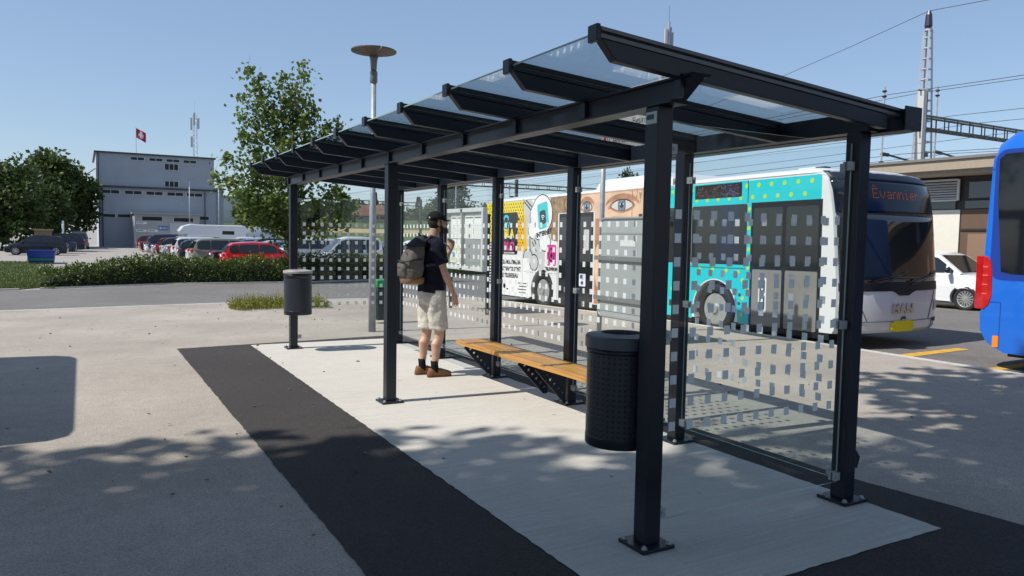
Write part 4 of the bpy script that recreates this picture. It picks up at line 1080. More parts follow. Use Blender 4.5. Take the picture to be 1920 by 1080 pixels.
q = MB(); q.box(-1.8, 1.8, -.4, .4, .45, .62); obj('frame', q, BLACK, tk)
for s in (-1, 1):
    for wx in (-.9, .9): wheel_parts(tk, (wx, s*.85, .42), .42, .24, s, .25)
sk_ = thing('blue_skip', 'low bright blue skip with a green stripe at the end of the hedge', 'skip', (-4.55, 48, LOTZ)); sk_.scale = (.95, .95, .86)
q = MB(); q.rings([[(-.62,-1.1,.02),(.62,-1.1,.02),(.62,1.1,.02),(-.62,1.1,.02)], [(-.72,-1.3,.85),(.72,-1.3,.85),(.72,1.3,.85),(-.72,1.3,.85)]]); obj('body', q, mat('skip_blue', (.008, .045, .32), .45, var=.15), sk_, False, .02, 1)
q = MB(); q.box(-.68, .68, -1.24, -1.20, .22, .38); obj('stripe', q, mat('skip_green', (.01, .16, .12), .5), sk_)
q = MB(); q.box(-.76, .76, -1.34, -1.29, .82, .9); obj('rim', q, mat('skip_rim', (.012, .05, .33), .5), sk_)
sh = thing('timber_shed', 'weathered timber shed stacked with boards under the dark trees', 'shed', (-5.45, 75, LOTZ))
q = MB(); q.box(-.65, .65, -.6, .6, 0, 1.85); obj('wall', q, mat('old_timber', (.20, .15, .09), .9, var=.4, scale=5), sh)
q = MB(); q.box(-.75, .75, -.7, .7, 1.85, 1.97); obj('roof', q, mat('old_roof', (.30, .25, .16), .9, var=.3), sh)
q = MB()
for k in range(4): q.box(-.55, .5-.1*k, -.72, -.605, .15+.32*k, .36+.32*k)
obj('board_stack', q, mat('pale_boards', (.42, .36, .27), .8, var=.3, scale=8), sh)
yv = car('van', 'beige', -2.75, 88, 'yellow beige van parked beside the grey building', PI/2); 
q = MB(); q.lathe([(.09, 0), (.09, 2.7), (.05, 2.74)], 12, (0, 0, 0)); mp_ = obj('marker_post', q, WHITE, None, True, loc=(-3.97, 75, LOTZ)); tag(mp_, 'short white post standing among the dark parked cars', 'post')

# ------------------------------------------------------------------ grey industrial building
def clad(name, col, freq=10.0):
    m = mat(name, col, .6, 0, .08, .5); nt = m.node_tree; N, L = nt.nodes, nt.links; b = N['Principled BSDF']
    tc = N.new('ShaderNodeTexCoord'); wv = N.new('ShaderNodeTexWave'); wv.bands_direction = 'DIAGONAL' if False else 'X'; wv.inputs['Scale'].default_value = freq
    L.new(tc.outputs['Object'], wv.inputs['Vector']); bp = N.new('ShaderNodeBump'); bp.inputs['Strength'].default_value = .5; bp.inputs['Distance'].default_value = .05
    L.new(wv.outputs['Fac'], bp.inputs['Height']); L.new(bp.outputs['Normal'], b.inputs['Normal']); return m
GREYC = clad('grey_cladding', (.42, .45, .51)); GREYL = clad('pale_cladding', (.46, .47, .49)); TRIM = mat('dark_trim', (.05, .055, .065), .6); SILL = mat('pale_sill', (.55, .55, .54), .7)
gb = thing('industrial_building', 'three storey grey clad industrial block with ribbon windows behind the parked cars', 'building', (0, 99, LOTZ))
def wallbox(name, x0, x1, y0, y1, z0, z1, m, parent): q = MB(); q.box(x0, x1, y0, y1, z0, z1); return obj(name, q, m, parent)
wallbox('wall', -.75, 12.2, 0, 16, 0, 7.05, GREYC, gb); wallbox('upper_wall', -.95, 12.0, -.15, 16, 7.25, 11.05, GREYC, gb)
wallbox('side_wing', 12.2, 13.3, 1.2, 15, 0, 7.4, GREYC, gb); wallbox('cornice', -1.0, 12.35, -.35, 16.05, 7.05, 7.25, TRIM, gb)
wallbox('roof_edge', -1.15, 12.2, -.4, 16.2, 11.05, 11.22, TRIM, gb)
wallbox('wing_roof', 12.2, 13.6, 1.0, 15.2, 7.4, 7.55, TRIM, gb)
def win(x0, x1, z0, z1, y, mull=1):
    f = MB(); f.box(x0-.06, x1+.06, y-.05, y, z0-.06, z1+.06); w_ = obj('window', f, SILL, gb)
    for k in range(mull):
        a = x0+(x1-x0)*k/mull+.04; b_ = x0+(x1-x0)*(k+1)/mull-.04
        q = MB(); q.box(a, b_, y-.07, y-.045, z0, z1); obj('pane', q, mat('block_glass', (.018, .022, .03), .25, spec=.25), w_)
for x in (3.5, 5.5, 7.4, 9.3): win(x*1.0+.05-2.2+1.3, x+1.55-2.2+1.3, 10.42, 10.72, -.15, 2)
win(6.35, 7.9, 9.45, 10.15, -.15, 3); win(6.35, 7.9, 7.42, 8.05, -.15, 3); win(11.35, 11.6, 10.45, 10.62, -.15, 1)
for x in (-.4, 2.0, 4.3, 6.6, 8.8): win(x, x+1.85, 6.35, 6.72, 0, 2)
for x in (-.4, 1.2): win(x, x+1.4, 3.55, 3.9, 0, 1)
win(10.3, 11.4, 3.5, 3.9, 0, 1)
ax = MB(); ax.box(2.75, 9.9, -3.2, -.002, 0, 3.95); an = obj('annex', ax, GREYL, gb)
q = MB(); q.box(2.55, 10.2, -3.6, -.003, 3.95, 4.12); obj('annex_roof', q, mat('annex_roof', (.32, .33, .34), .6), an)
win(3.6, 5.8, 3.2, 3.65, -3.2, 1); win(7.0, 9.2, 3.15, 3.6, -3.2, 1)
wallbox('door', 6.6, 9.4, -3.24, -3.202, .0, 3.0, mat('roller_door', (.50, .52, .54), .5), gb)
for x0, x1, z0, z1, m, tx in ((3.0, 4.1, 2.75, 3.05, WHITE, 0), (3.0, 4.1, 1.85, 2.15, WHITE, 0), (4.2, 5.3, 1.85, 2.15, WHITE, 0), (5.4, 6.45, 2.15, 2.55, mat('sign_blue', (.02, .16, .48), .4), 1)):
    q = MB(); q.box(x0, x1, -3.26, -3.203, z0, z1); s_ = obj('sign_board', q, m, gb)
    q = MB()
    for k in range(5): q.box(x0+(.12 if not tx else .38)+.13*k, x0+(.21 if not tx else .47)+.13*k, -3.268, -3.259, (z0+z1)/2-.05, (z0+z1)/2+.06)
    if tx: q.box(x0+.08, x0+.28, -3.268, -3.259, z0+.1, z1-.1)
    obj('sign_mark', q, SEAM if not tx else WHITE, s_)
for x, z1_ in ((-.72, 11.0), (10.9, 6.9), (-.35, 6.9)):
    q = MB(); q.tube([(x, -.22, 0.1), (x, -.22, z1_)], .06, 8); obj('drain_pipe', q, TRIM, gb)
q = MB(); q.tube([(2.85, -3.28, 0), (2.85, -3.28, 3.9)], .07, 8); obj('drain_pipe', q, SILL, gb)
q = MB(); q.prism([(-1.0, .2, 9.2), (-1.0, 1.6, 9.2), (-2.0, 1.7, 8.4), (-2.0, .1, 8.4)], (0, 0, .06)); obj('awning', q, mat('awning_orange', (.55, .28, .12), .7), gb)
# flag and aerial on its roof
fl = thing('flag_pole', 'flag pole with a red and white flag on the grey roof', 'flag', (3.35, 100, 10.8))
q = MB(); q.tube([(0,0,.1), (0,0,3.3)], .035, 6); obj('pole', q, GALV, fl)
q = MB(); vs = []; nx, nz_ = 8, 6
for j in range(nz_+1):
    for i in range(nx+1): vs.append((.04+1.05*i/nx, .10*math.sin(i*.9+j*.3), 3.2-.55*(i/nx)*1.0 - 1.15*j/nz_ ))
q.cur = 0
for j in range(nz_):
    for i in range(nx):
        q.cur = 1 if (2 <= j <= 3 and 2 <= i <= 5) or (1 <= j <= 4 and 3 <= i <= 4) else 0
        q.add([vs[j*(nx+1)+i], vs[j*(nx+1)+i+1], vs[(j+1)*(nx+1)+i+1], vs[(j+1)*(nx+1)+i]], [(0,1,2,3)])
obj('cloth', q, [mat('flag_red', (.45, .02, .05), .8), mat('flag_white', (.75, .74, .74), .8)], fl)
def aerial(loc, h, label, sc=1.0):
    a = thing('phone_mast', label, 'antenna mast', loc)
    q = MB()
    for dx, dy in ((-.22,-.2), (.22,-.2), (0,.22)): q.tube([(dx*sc, dy*sc, 0), (dx*sc, dy*sc, h)], .035*sc, 6)
    for k in range(int(h/.6)):
        z = .3+.6*k; q.tube([(-.22*sc, -.2*sc, z), (.22*sc, -.2*sc, z+.3)], .018*sc, 5); q.tube([(.22*sc, -.2*sc, z), (0, .22*sc, z+.3)], .018*sc, 5)
    obj('lattice', q, GALV, a)
    for dx, dy, z0_, hh in ((-.42, -.1, h-1.9, 1.5), (.40, -.2, h-1.7, 1.3), (-.1, -.42, h-1.3, 1.5), (-.4, -.15, h-4.0, 1.3)):
        q = MB(); q.cbox((dx*sc, dy*sc, z0_+hh/2), (.22*sc, .14*sc, hh)); obj('antenna_panel', q, mat('antenna_grey', (.5, .51, .52), .5), a)
    q = MB(); q.tube([(0, 0, h), (0, 0, h+1.6)], .015*sc, 5); obj('lightning_rod', q, GALV, a)
    return a
aerial((9.95, 100, 10.87), 5.3, 'lattice phone mast on the roof of the grey building')
# far stack of bright flues seen over the shelter roof
fs = thing('flue_stack', 'cluster of bright steel flues rising far behind the shelter roof', 'chimney', (51.5, 60, -.3))
for dx, r0, h in ((-.42, .27, 24.0), (-.02, .17, 24.8), (.26, .12, 24.3), (.48, .15, 23.8)):
    q = MB(); q.lathe([(r0, 0), (r0, h), (r0*.7, h), (r0*.7, h-.3)], 16, (dx, 0, 0)); obj('flue', q, mat('flue_steel', (.6, .61, .62), .3, .8), fs, True)
q = MB()
for z in (18, 20, 21.6): q.box(-.75, .6, -.05, .05, z, z+.08)
q.tube([(0, 0, 24), (0, 0, 26.5)], .02, 5); obj('clamp_ring', q, TRIM, fs)

# ------------------------------------------------------------------ station building
st = thing('station_building', 'flat roofed brown station building with louvre and pale wall beyond the buses', 'building', (21.5, 0, -.2))
BROWN = mat('brown_panel', (.040, .030, .027), .6, var=.15, scale=1); BEIGE = mat('beige_fascia', (.36, .30, .23), .7, var=.08)
PALE = mat('pale_wall', (.72, .69, .60), .8, var=.05); DOORB = mat('brown_door', (.13, .078, .052), .6, var=.1)
q = MB(); q.box(.02, 8, -14, 13.6, 0, 4.0); obj('wall', q, BROWN, st)
q = MB(); q.box(-1.1, 9, -15, 14.3, 4.12, 4.42); rf = obj('roof', q, BEIGE, st)
q = MB(); q.box(-1.16, 9.05, -15.05, 14.35, 4.42, 4.50); obj('roof_edge', q, mat('roof_edge_metal', (.20, .19, .18), .5), rf)
q = MB(); q.box(-.9, 8.8, -14.8, 14.0, 4.0, 4.12); obj('soffit', q, BEIGE, st)
q = MB(); q.box(-.12, .019, 12.3, 13.3, 0, 4.0); obj('pillar', q, BEIGE, st)
q = MB(); q.box(-.02, .019, 10.95, 12.3, 0, 2.95); obj('pale_panel', q, PALE, st)
q = MB(); q.box(-.015, .018, -13.8, 10.9, 0, 2.95); obj('brown_wall', q, DOORB, st)
q = MB(); q.box(-.06, .019, 11.0, 12.35, 3.26, 3.86); fr_ = obj('louvre', q, mat('louvre_dark', (.08, .085, .09), .6), st)
q = MB()
for k in range(7): q.rings([[(-.10, 11.04, 3.30+.08*k), (-.10, 12.31, 3.30+.08*k), (-.065, 12.31, 3.34+.08*k), (-.065, 11.04, 3.34+.08*k)], [(-.09, 11.04, 3.29+.08*k), (-.09, 12.31, 3.29+.08*k), (-.055, 12.31, 3.33+.08*k), (-.055, 11.04, 3.33+.08*k)]])
q.box(-.11, -.061, 10.96, 11.03, 3.24, 3.9); q.box(-.11, -.061, 12.32, 12.39, 3.24, 3.9); q.box(-.11, -.061, 11.03, 12.32, 3.86, 3.92); q.box(-.11, -.061, 11.03, 12.32, 3.22, 3.27)
obj('slat', q, mat('louvre_white', (.62, .62, .61), .5), fr_)
for a, b_, z0_, z1_ in ((11.1, 12.2, 2.98, 3.22), (9.6, 10.7, 3.3, 3.8), (9.2, 10.8, 2.98, 3.22), (5.0, 8.6, 3.0, 3.8), (0, 4.4, 3.0, 3.8)):
    q = MB(); q.box(-.03, .017, a, b_, z0_, z1_); obj('window', q, mat('station_glass', (.05, .07, .085), .06, spec=.7), st)
for a in (10.2, 7.6, 4.0):
    q = MB(); q.box(-.05, -.016, a-.55, a+.45, 0, 2.2); d_ = obj('door', q, mat('door_tan', (.26, .165, .11), .6), st); q = MB(); q.box(-.09, -.051, a+.25, a+.30, .95, 1.15); obj('handle', q, GALV, d_)
for y, z in ((10.9, 2.35),):
    q = MB(); q.box(-.06, -.016, 9.2, 10.9, 2.3, 2.36); obj('rail', q, BROWN, st)
# ------------------------------------------------------------------ railway gantries, masts, wires
DSTEEL = mat('catenary_steel', (.075, .08, .085), .6, .2, .15, 3); LSTEEL = mat('lattice_galvanised', (.50, .52, .54), .5, .2, .1, 3)
def gantry(y, x0, x1, zt, dep, posts, label, step=1.15, t=.07, lean_=0.0, m=DSTEEL, ground=-.33):
    g = thing('railway_gantry', label, 'railway gantry', (posts[0], y, ground), 0, 'catenary gantries over the railway')
    ox = posts[0]
    for dy in (-.22, .22):
        q = MB(); q.tube([(x0-ox, dy, zt-ground), (x1-ox, dy, zt-ground)], t, 4); obj('chord', q, m, g)
        q = MB(); q.tube([(x0-ox, dy, zt-dep-ground), (x1-ox, dy, zt-dep-ground)], t, 4); obj('chord', q, m, g)
    n = int((x1-x0)/step); q = MB()
    for k in range(n+1):
        x = x0-ox+(x1-x0)*k/n
        for dy in (-.22, .22): q.tube([(x, dy, zt-ground-t), (x, dy, zt-dep-ground+t)], t*.62, 4)
        q.tube([(x, -.22, zt-dep-ground), (x, .22, zt-dep-ground)], t*.5, 4)
    obj('lattice', q, m, g)
    for px in posts:
        q = MB(); q.box(px-ox-.13, px-ox+.13, -.15, .15, 0, zt-ground+.5); obj('post', q, m, g)
    return g
def hanger(x, y, zb, h, label):
    a = thing('catenary_hanger', label, 'catenary arm', (x, y, zb), 0, 'catenary arms under the gantry')
    q = MB(); q.tube([(0, 0, 0), (0, 0, h)], .05, 6); obj('tube', q, GALV, a)
    q = MB(); q.tube([(0, 0, .95), (.5, 0, .93)], .09, 8); obj('insulator', q, BLACK, a)
    q = MB(); q.tube([(.5, 0, .93), (2.6, 0, .72)], .05, 6); q.tube([(1.9, 0, .78), (1.3, 0, -.2)], .04, 6); obj('arm', q, DSTEEL, a)
    q = MB()
    for z in (.2, .5, h-.25, h-.5): q.lathe([(.06, z), (.11, z+.03), (.11, z+.07), (.06, z+.1)], 8)
    obj('insulator_disc', q, BLACK, a)
    return a
gantry(20, 30.6, 62, 7.93, .60, [33.3], 'long lattice gantry spanning the tracks at the right, behind the station roof', 1.05, .055)
# the first gantry's mast is pale concrete and taller
q = MB(); q.box(-.16, .10, -.16, .16, 0, 9.3); q2 = MB(); q2.box(.1, .2, -.14, .14, 0, 9.25)
mt = thing('gantry_mast', 'pale mast with a dark edge standing at the near gantry', 'railway mast', (32.75, 19.6, -.3)); obj('shaft', q, mat('mast_pale', (.52, .52, .50), .7), mt); obj('dark_flange', q2, DSTEEL, mt)
q = MB(); q.box(-.35, .3, -.04, .04, 9.3, 9.36); q.cbox((.35, 0, 6.3), (.3, .2, .2)); q.tube([(-1.2, 0, 8.35), (0, 0, 8.2)], .045, 6); obj('bracket', q, DSTEEL, mt)
hanger(30.85, 20.3, 5.0, 4.1, 'catenary arm hung left of the pale mast'); hanger(35.05, 20.3, 5.4, 4.2, 'catenary arm hung right of the lattice tower')
# lattice tower
lt = thing('lattice_tower', 'tall tapering galvanised lattice tower carrying the top wire', 'lattice tower', (34.78, 20.8, -.3))
def corner(z, sx, sy): r_t = .40 - .026*z; return (sx*max(r_t, .10)*1.25, sy*max(r_t, .10)*1.25, z)
H_T = 12.75
for sx in (-1, 1):
    for sy in (-1, 1):
        q = MB(); q.tube([corner(0, sx, sy), corner(H_T, sx, sy)], .055, 4); obj('leg', q, LSTEEL, lt)
q = MB(); z = .4
while z < H_T:
    for (a, b_) in (((-1,-1),(1,-1)), ((1,-1),(1,1)), ((1,1),(-1,1)), ((-1,1),(-1,-1))): q.tube([corner(z, *a), corner(z, *b_)], .04, 4)
    z += .52
obj('rung', q, LSTEEL, lt)
q = MB(); q.lathe([(.12, H_T), (.19, H_T+.2), (.15, H_T+.75), (.08, H_T+.95)], 10); obj('insulator', q, mat('insulator_dark', (.03, .025, .05), .4), lt)
q = MB(); q.lathe([(.2, H_T-.05), (.2, H_T+.05)], 10); obj('cap_plate', q, GALV, lt)
gantry(92, 15.5, 37.0, 6.05, .42, [37.0, 16.0], 'thin far gantry left of the shelter posts', 1.7, .05)
gantry(68, 30.0, 62, 7.35, .42, [38.0, 31.0, 60.0], 'lattice gantry above the rear end of the white bus', 1.3, .055)
hanger(30.4, 67, 4.5, 3.0, 'far catenary arm above the timetable case'); hanger(36.6, 67, 5.0, 2.2, 'far catenary arm above the cartoon advert')
def wire(pts, label, r=.02, sag=.5):
    (a, b_) = (Vector(pts[0]), Vector(pts[1])); q = MB(); n = 16
    q.tube([a.lerp(b_, k/n) - Vector((0, 0, sag*4*(k/n)*(1-k/n))) for k in range(n+1)], r, 4)
    o = obj('overhead_wire', q, mat('wire_dark', (.06, .065, .07), .6), None); return tag(o, label, 'wire', 'overhead railway wires')
wire([(34.78, 20.8, 13.4), (44, 98, 12.4)], 'top wire running left from the lattice tower', .016, 2.6)
wire([(34.78, 20.8, 13.4), (31, -60, 13.5)], 'top wire running right from the lattice tower', .016, 1.8)
for k, (x, za, zb) in enumerate([(30.8, 8.7, 9.6), (33.0, 9.0, 9.9), (36.0, 8.2, 9.0), (38.0, 8.0, 8.6), (40.0, 7.6, 7.9), (32.0, 6.0, 6.2), (34.0, 5.6, 5.7), (36.0, 6.3, 6.3), (31.5, 5.1, 5.1)]):
    lb = ['upper', 'second', 'third', 'fourth', 'fifth', 'sixth', 'seventh', 'eighth', 'lowest'][k]
    wire([(x+3, 150, za-.4), (x, 20, za)], '%s overhead wire running along the tracks behind the white bus' % lb, .014, .6)
    wire([(x, 20, za), (x-2, -60, zb)], '%s overhead wire running along the tracks above the blue bus' % lb, .014, .8)

# ------------------------------------------------------------------ street furniture
LAMPG2 = mat('lamp_pole_galvanised', (.33, .36, .40), .5, .3, .2, 6)
la = thing('street_lamp', 'tall galvanised lamp post with a wide brown slotted disc on top', 'street lamp', (1.68, 9.2, -.12))
q = MB(); q.lathe([(.06, 0), (.058, 2.2), (.045, 2.25), (.043, 4.3)], 16); obj('pole', q, LAMPG2, la, True)
q = MB(); q.lathe([(.045, 4.22), (.062, 4.24), (.062, 4.40), (.055, 4.42)], 16); q.lathe([(.046, 4.42), (.06, 4.60), (.075, 4.66)], 16); obj('neck', q, mat('lamp_neck', (.17, .18, .19), .5), la, True)
LPET = mat('lamp_petal', (.095, .068, .053), .55, var=.1)
for k in range(8):
    a0, a1 = 2*PI*k/8+.025, 2*PI*(k+1)/8-.025; q = MB(); A = []
    for r0, z in ((.06, 4.66), (.2, 4.70), (.37, 4.735)):
        A.append([(r0*math.cos(a0+(a1-a0)*t/6), r0*math.sin(a0+(a1-a0)*t/6), z) for t in range(7)])
    vs = [p for r in A for p in r] + [(p[0], p[1], p[2]+.018) for r in A for p in r]; n = 21
    fs = []
    for j in range(2):
        for i in range(6):
            fs.append((j*7+i, (j+1)*7+i, (j+1)*7+i+1, j*7+i+1)); fs.append((n+j*7+i, n+j*7+i+1, n+(j+1)*7+i+1, n+(j+1)*7+i))
    for i in range(6): fs.append((14+i, n+14+i, n+15+i, 15+i)); fs.append((i, i+1, n+i+1, n+i))
    for j in range(2): fs.append((j*7, n+j*7, n+(j+1)*7, (j+1)*7)); fs.append((j*7+6, (j+1)*7+6, n+(j+1)*7+6, n+j*7+6))
    q.add(vs, fs); obj('petal', q, LPET, la)
for x, y, h, lb in ((8.35, 92, 8.0, 'slim lamp post in front of the grey building'), (10.35, 84, 8.0, 'slim lamp post at the right end of the grey building')):
    l2 = thing('car_park_lamp', lb, 'lamp post', (x, y, LOTZ), 0, 'lamp posts in the car park')
    q = MB(); q.lathe([(.08, 0), (.05, h)], 10); obj('pole', q, LAMPG2, l2, True)
    q = MB(); q.cbox((0, 0, h+.04), (1.4, .2, .09)); obj('lamp_head', q, LAMPG2, l2)
    q = MB(); q.cbox((0, -.12, 1.9), (.35, .1, 1.5)); obj('sign_plate', q, mat('post_sign_dark', (.02, .022, .04), .5), l2)
# dog waste bin with green top
gbn = thing('green_topped_bin', 'slim dark waste bin with a bright green top beside the lamp post', 'waste bin', (2.39, 10.66, -.045))
q = MB(); q.rings([[(x*.155, y*.13, z) for x, y in ((-1,-1),(1,-1),(1,1),(-1,1))] for z in (.06, .67)]); obj('box', q, mat('bin_dark_green', (.012, .028, .030), .5), gbn, False, .03, 3)
q = MB(); q.rings([[(x*.16, y*.135, z) for x, y in ((-1,-1),(1,-1),(1,1),(-1,1))] for z in (.672, .82)]); obj('top', q, mat('bin_green', (.0, .30, .09), .4), gbn, False, .02, 3)
q = MB(); q.box(-.215, -.165, -.03, .03, 0, .75); obj('post', q, STEEL, gbn)
# timetable case
FRAME = mat('case_aluminium', (.60, .61, .60), .45, .15, .08, 6)
tc_ = thing('timetable_case', 'aluminium display case with timetables, standing beyond the waiting man', 'display case', (5.0, 12.52, -.09))
y0_, y1_, zb_, zt_ = -.97, .97, .95, 2.34
q = MB(); q.box(-.05, .07, y0_, y1_, zb_, zb_+.09); q.box(-.05, .07, y0_, y1_, zt_-.09, zt_); q.box(-.05, .07, y0_, y0_+.075, zb_+.09, zt_-.09); q.box(-.05, .07, y1_-.075, y1_, zb_+.09, zt_-.09); obj('frame', q, FRAME, tc_, False, .008, 2)
q = MB(); q.box(.03, .06, y0_+.07, y1_-.07, zb_+.085, zt_-.085); bk = obj('back_board', q, mat('case_grey', (.30, .31, .31), .6), tc_)
q = MB(); q.box(-.034, -.026, y0_+.07, y1_-.07, zb_+.085, zt_-.085); obj('glass', q, PANE, tc_)
q = MB(); q.box(-.056, .02, .07, .115, zb_+.09, zt_-.09); obj('mullion', q, mat('case_mullion', (.40, .41, .41), .5), tc_)
q = MB(); q.box(-.060, -.0505, .05, .14, zt_-.09, zt_-.01); q.box(-.060, -.0505, .05, .14, zb_+.01, zb_+.09); obj('lock', q, SEAM, tc_)
PAP = mat('paper_white', (.84, .84, .83), .7); PRT = mat('print_grey', (.42, .42, .42), .7); PBL = mat('print_blue', (.08, .30, .42), .7); PYE = mat('print_cream', (.70, .62, .42), .7); PDK = mat('print_dark', (.10, .10, .10), .7)
cols = [(.79, .47), (.45, .135), (.055, -.38), (-.41, -.79)]
random.seed(9)
for k, (a, b_) in enumerate(cols):
    q = MB(); q.cur = 0; q.box(.022, .0295, b_, a, 1.66, 2.20)
    q.cur = 2; q.box(.0195, .0215, b_+.03, a-.03, 2.115, 2.145)
    q.cur = 1
    q.box(.0195, .0215, b_+.02, a-.02, 1.955, 1.965)
    for j in range(14):
        for i in range(5):
            yy = a-.045-(a-b_-.06)*i/5; q.box(.0195, .0215, yy-.012-.018*random.random(), yy, 1.69+.018*j, 1.696+.018*j)
    obj('timetable_sheet', q, [PAP, PRT, PDK], bk)
for k, (a, b_, z0_) in enumerate(((.81, .485, 1.10), (.46, .135, 1.07))):
    q = MB(); q.cur = 0; q.box(.022, .0295, b_, a, z0_, 1.64)
    q.cur = 2; q.box(.0195, .0215, b_+.03, a-.03, 1.38, 1.50)
    q.cur = 1 if k == 0 else 2; q.add([(.0205, (a+b_)/2+.10*math.cos(R(t)), 1.27+.075*math.sin(R(t))) for t in range(0, 360, 24)], [tuple(range(14, -1, -1))])
    q.cur = 2; q.box(.0195, .0215, b_+.04, a-.05, z0_+.05, z0_+.12)
    obj('map_sheet', q, [PAP, PBL, PYE], bk)
for s_ in (-1.0, 1.0):
    q = MB(); q.box(.075, .135, s_*.94-.03, s_*.94+.03, 0, 2.2); obj('leg', q, STEEL, tc_)
# bus stop: two posts carrying the back of a panel and a line sign on top
bs = thing('bus_stop_sign', 'grey backed stop panel on two posts with a white and red line sign above', 'stop sign', (5.05, 7.4, 0))
for y in (-.02, -1.42):
    q = MB(); q.tube([(0, y, 0), (0, y, 4.1)], .042, 12); obj('post', q, GALV, bs, True)
q = MB(); q.prism([(-.06, y, z) for y, z in rrect(-1.36, -.07, .34, 1.95, .11)], (.03, 0, 0)); pb = obj('back_panel', q, mat('panel_grey', (.36, .39, .39), .35, .1, .08, 3), bs, False, .004, 1)
q = MB()
for pts in (rrect(-1.36, -.07, .34, 1.95, .11),):
    o = [(-.066, y, z) for y, z in pts]; q.tube(o+[o[0], o[1]], .020, 6)
obj('rim', q, mat('panel_rim', (.30, .32, .32), .4, .3), bs, True)
for z in (1.30, .64):
    q = MB(); q.box(-.105, -.0615, -1.45, .03, z-.035, z+.035); rl = obj('rail', q, mat('panel_rail', (.17, .18, .18), .5), bs)
    for y in (-.42, -.52):
        q = MB(); q.lathe([(.018, -.112), (.018, -.106)], 10, (0, y, z), 'x'); obj('bolt', q, GALV, rl)
q = MB(); q.prism([(-.064, y, z) for y, z in [(-1.33, 1.72), (-.1, 1.72), (-.1, 1.70), (-1.33, 1.70)]], (-.004, 0, 0)); q.prism([(-.064, y, z) for y, z in [(-1.33, .44), (-.1, .44), (-.1, .43), (-1.33, .43)]], (-.004, 0, 0)); obj('crease', q, mat('panel_crease', (.28, .30, .30), .4), pb)
q = MB(); q.box(-.065, -.0605, -1.0, -.62, 1.50, 1.60); obj('sticker', q, mat('sticker_pale', (.62, .64, .63), .5), pb)
# line sign above
q = MB(); q.box(-.055, -.03, -1.75, -.06, 3.02, 4.0); sg = obj('line_sign', q, mat('sign_white', (.74, .74, .71), .5), bs, False, .01, 2)
q = MB(); q.box(-.0575, -.0555, -.28, -.09, 3.10, 3.62); rd = obj('red_field', q, mat('sign_red', (.55, .03, .05), .5), sg)
q = MB()
for k in range(3): q.box(-.0595, -.058, -.16-.05*k-.028, -.16-.05*k, 3.18, 3.28)
obj('red_mark', q, ADW, rd)
SM = Matrix(((0,0,-1,-.0575),(-1,0,0,0),(0,1,0,0),(0,0,0,1)))
for tx, y, z in (('Chavannes - Signal', -.34, 3.74), ('Crans - Eysins', -.34, 3.46), ('Borex - Crassier', -.34, 3.20)):
    text_mesh('lettering', tx, .15, PDK, sg, Matrix.Translation((0, y, z)) @ SM, .0012, 'LEFT')
q = MB()
for z in (3.33, 3.60, 3.86): q.box(-.0575, -.0555, -1.7, -.3, z, z+.008)
obj('rule', q, PRT, sg)
# ------------------------------------------------------------------ plants
BARK = mat('bark', (.13, .105, .08), .9, var=.35, scale=12, bump=.6, bscale=40)
L_MAPLE = leaf_mat('maple_leaf', (.085, .14, .030), (.20, .26, .06), .45, .4)
L_DARK = leaf_mat('dark_leaf', (.022, .045, .012), (.065, .10, .026), .5, .25)
L_HEDGE = leaf_mat('hedge_leaf', (.034, .068, .013), (.16, .22, .045), .35, .25)
L_WEED = leaf_mat('weed_leaf', (.10, .13, .02), (.30, .30, .05), .6, .35)
L_TREE = leaf_mat('tree_leaf', (.035, .062, .016), (.10, .14, .035), .5, .3)
L_FAR = leaf_mat('far_leaf', (.040, .065, .030), (.075, .105, .040), .6, .2)
L_GRASS = leaf_mat('grass_blade', (.06, .10, .02), (.15, .18, .05), .6, .3)

def crown_clumps(mb, centres, n_per, rad, size, w=.75, up=.25):
    for c in centres:
        c = Vector(c)
        for _ in range(n_per):
            d = Vector((random.gauss(0,1), random.gauss(0,1), random.gauss(0,1)))
            if d.length > 1.75: d *= 1.75/d.length
            p = c + d*rad*.45
            mb.leaf(p, Vector((random.gauss(0,1), random.gauss(0,1), random.gauss(0,1)-.3)) + d*.5, size*random.uniform(.6, 1.25), w)

# young maple in the hedge: limbs grown by hand, leaves along them
ml = thing('maple_tree', 'young leafy maple with an uneven open crown rising from the hedge', 'tree', (4.75, 28.0, LOTZ))
random.seed(42)
trunk = MB(); leaves = MB()
trunk.tube([(0,0,0), (.03,.02,1.2), (-.02,.0,2.2), (.08,.05,3.6), (.12,0,5.2), (.15,.1,7.0)], [.13, .11, .10, .075, .05, .015], 10)
# crown outline in the plane facing the road: limb ends (x, z) with depth spread
tips = [(-1.55, 8.55), (-1.25, 7.9), (-1.85, 7.4), (-1.9, 6.7), (-1.75, 5.9), (-2.55, 4.95), (-2.7, 4.3), (-2.1, 3.5), (-1.9, 2.9), (-1.2, 2.95), (-.3, 8.3), (.35, 8.75), (.25, 7.9), (.75, 7.6), (1.15, 7.25), (1.75, 6.6), (2.05, 6.2), (1.3, 6.3), (1.4, 5.3), (.9, 4.6),
        (2.2, 3.6), (2.3, 3.1), (1.7, 3.9), (1.9, 2.75), (.9, 2.9), (-.9, 6.9), (-.5, 6.2), (-1.1, 5.2), (.3, 6.8), (.6, 5.8), (-.2, 5.0), (-.9, 4.2), (.3, 3.9), (-1.5, 4.4), (1.2, 3.3), (-.1, 2.9), (-.9, 3.4), (-1.4, 6.2), (-.2, 7.3), (.9, 6.9),
        (-.6, 2.95), (.5, 2.85), (1.4, 3.0), (-1.7, 3.5), (0, 4.4), (-.4, 5.6), (.5, 5.2), (2.5, 2.95), (-1.3, 7.1), (-2.2, 4.0)]
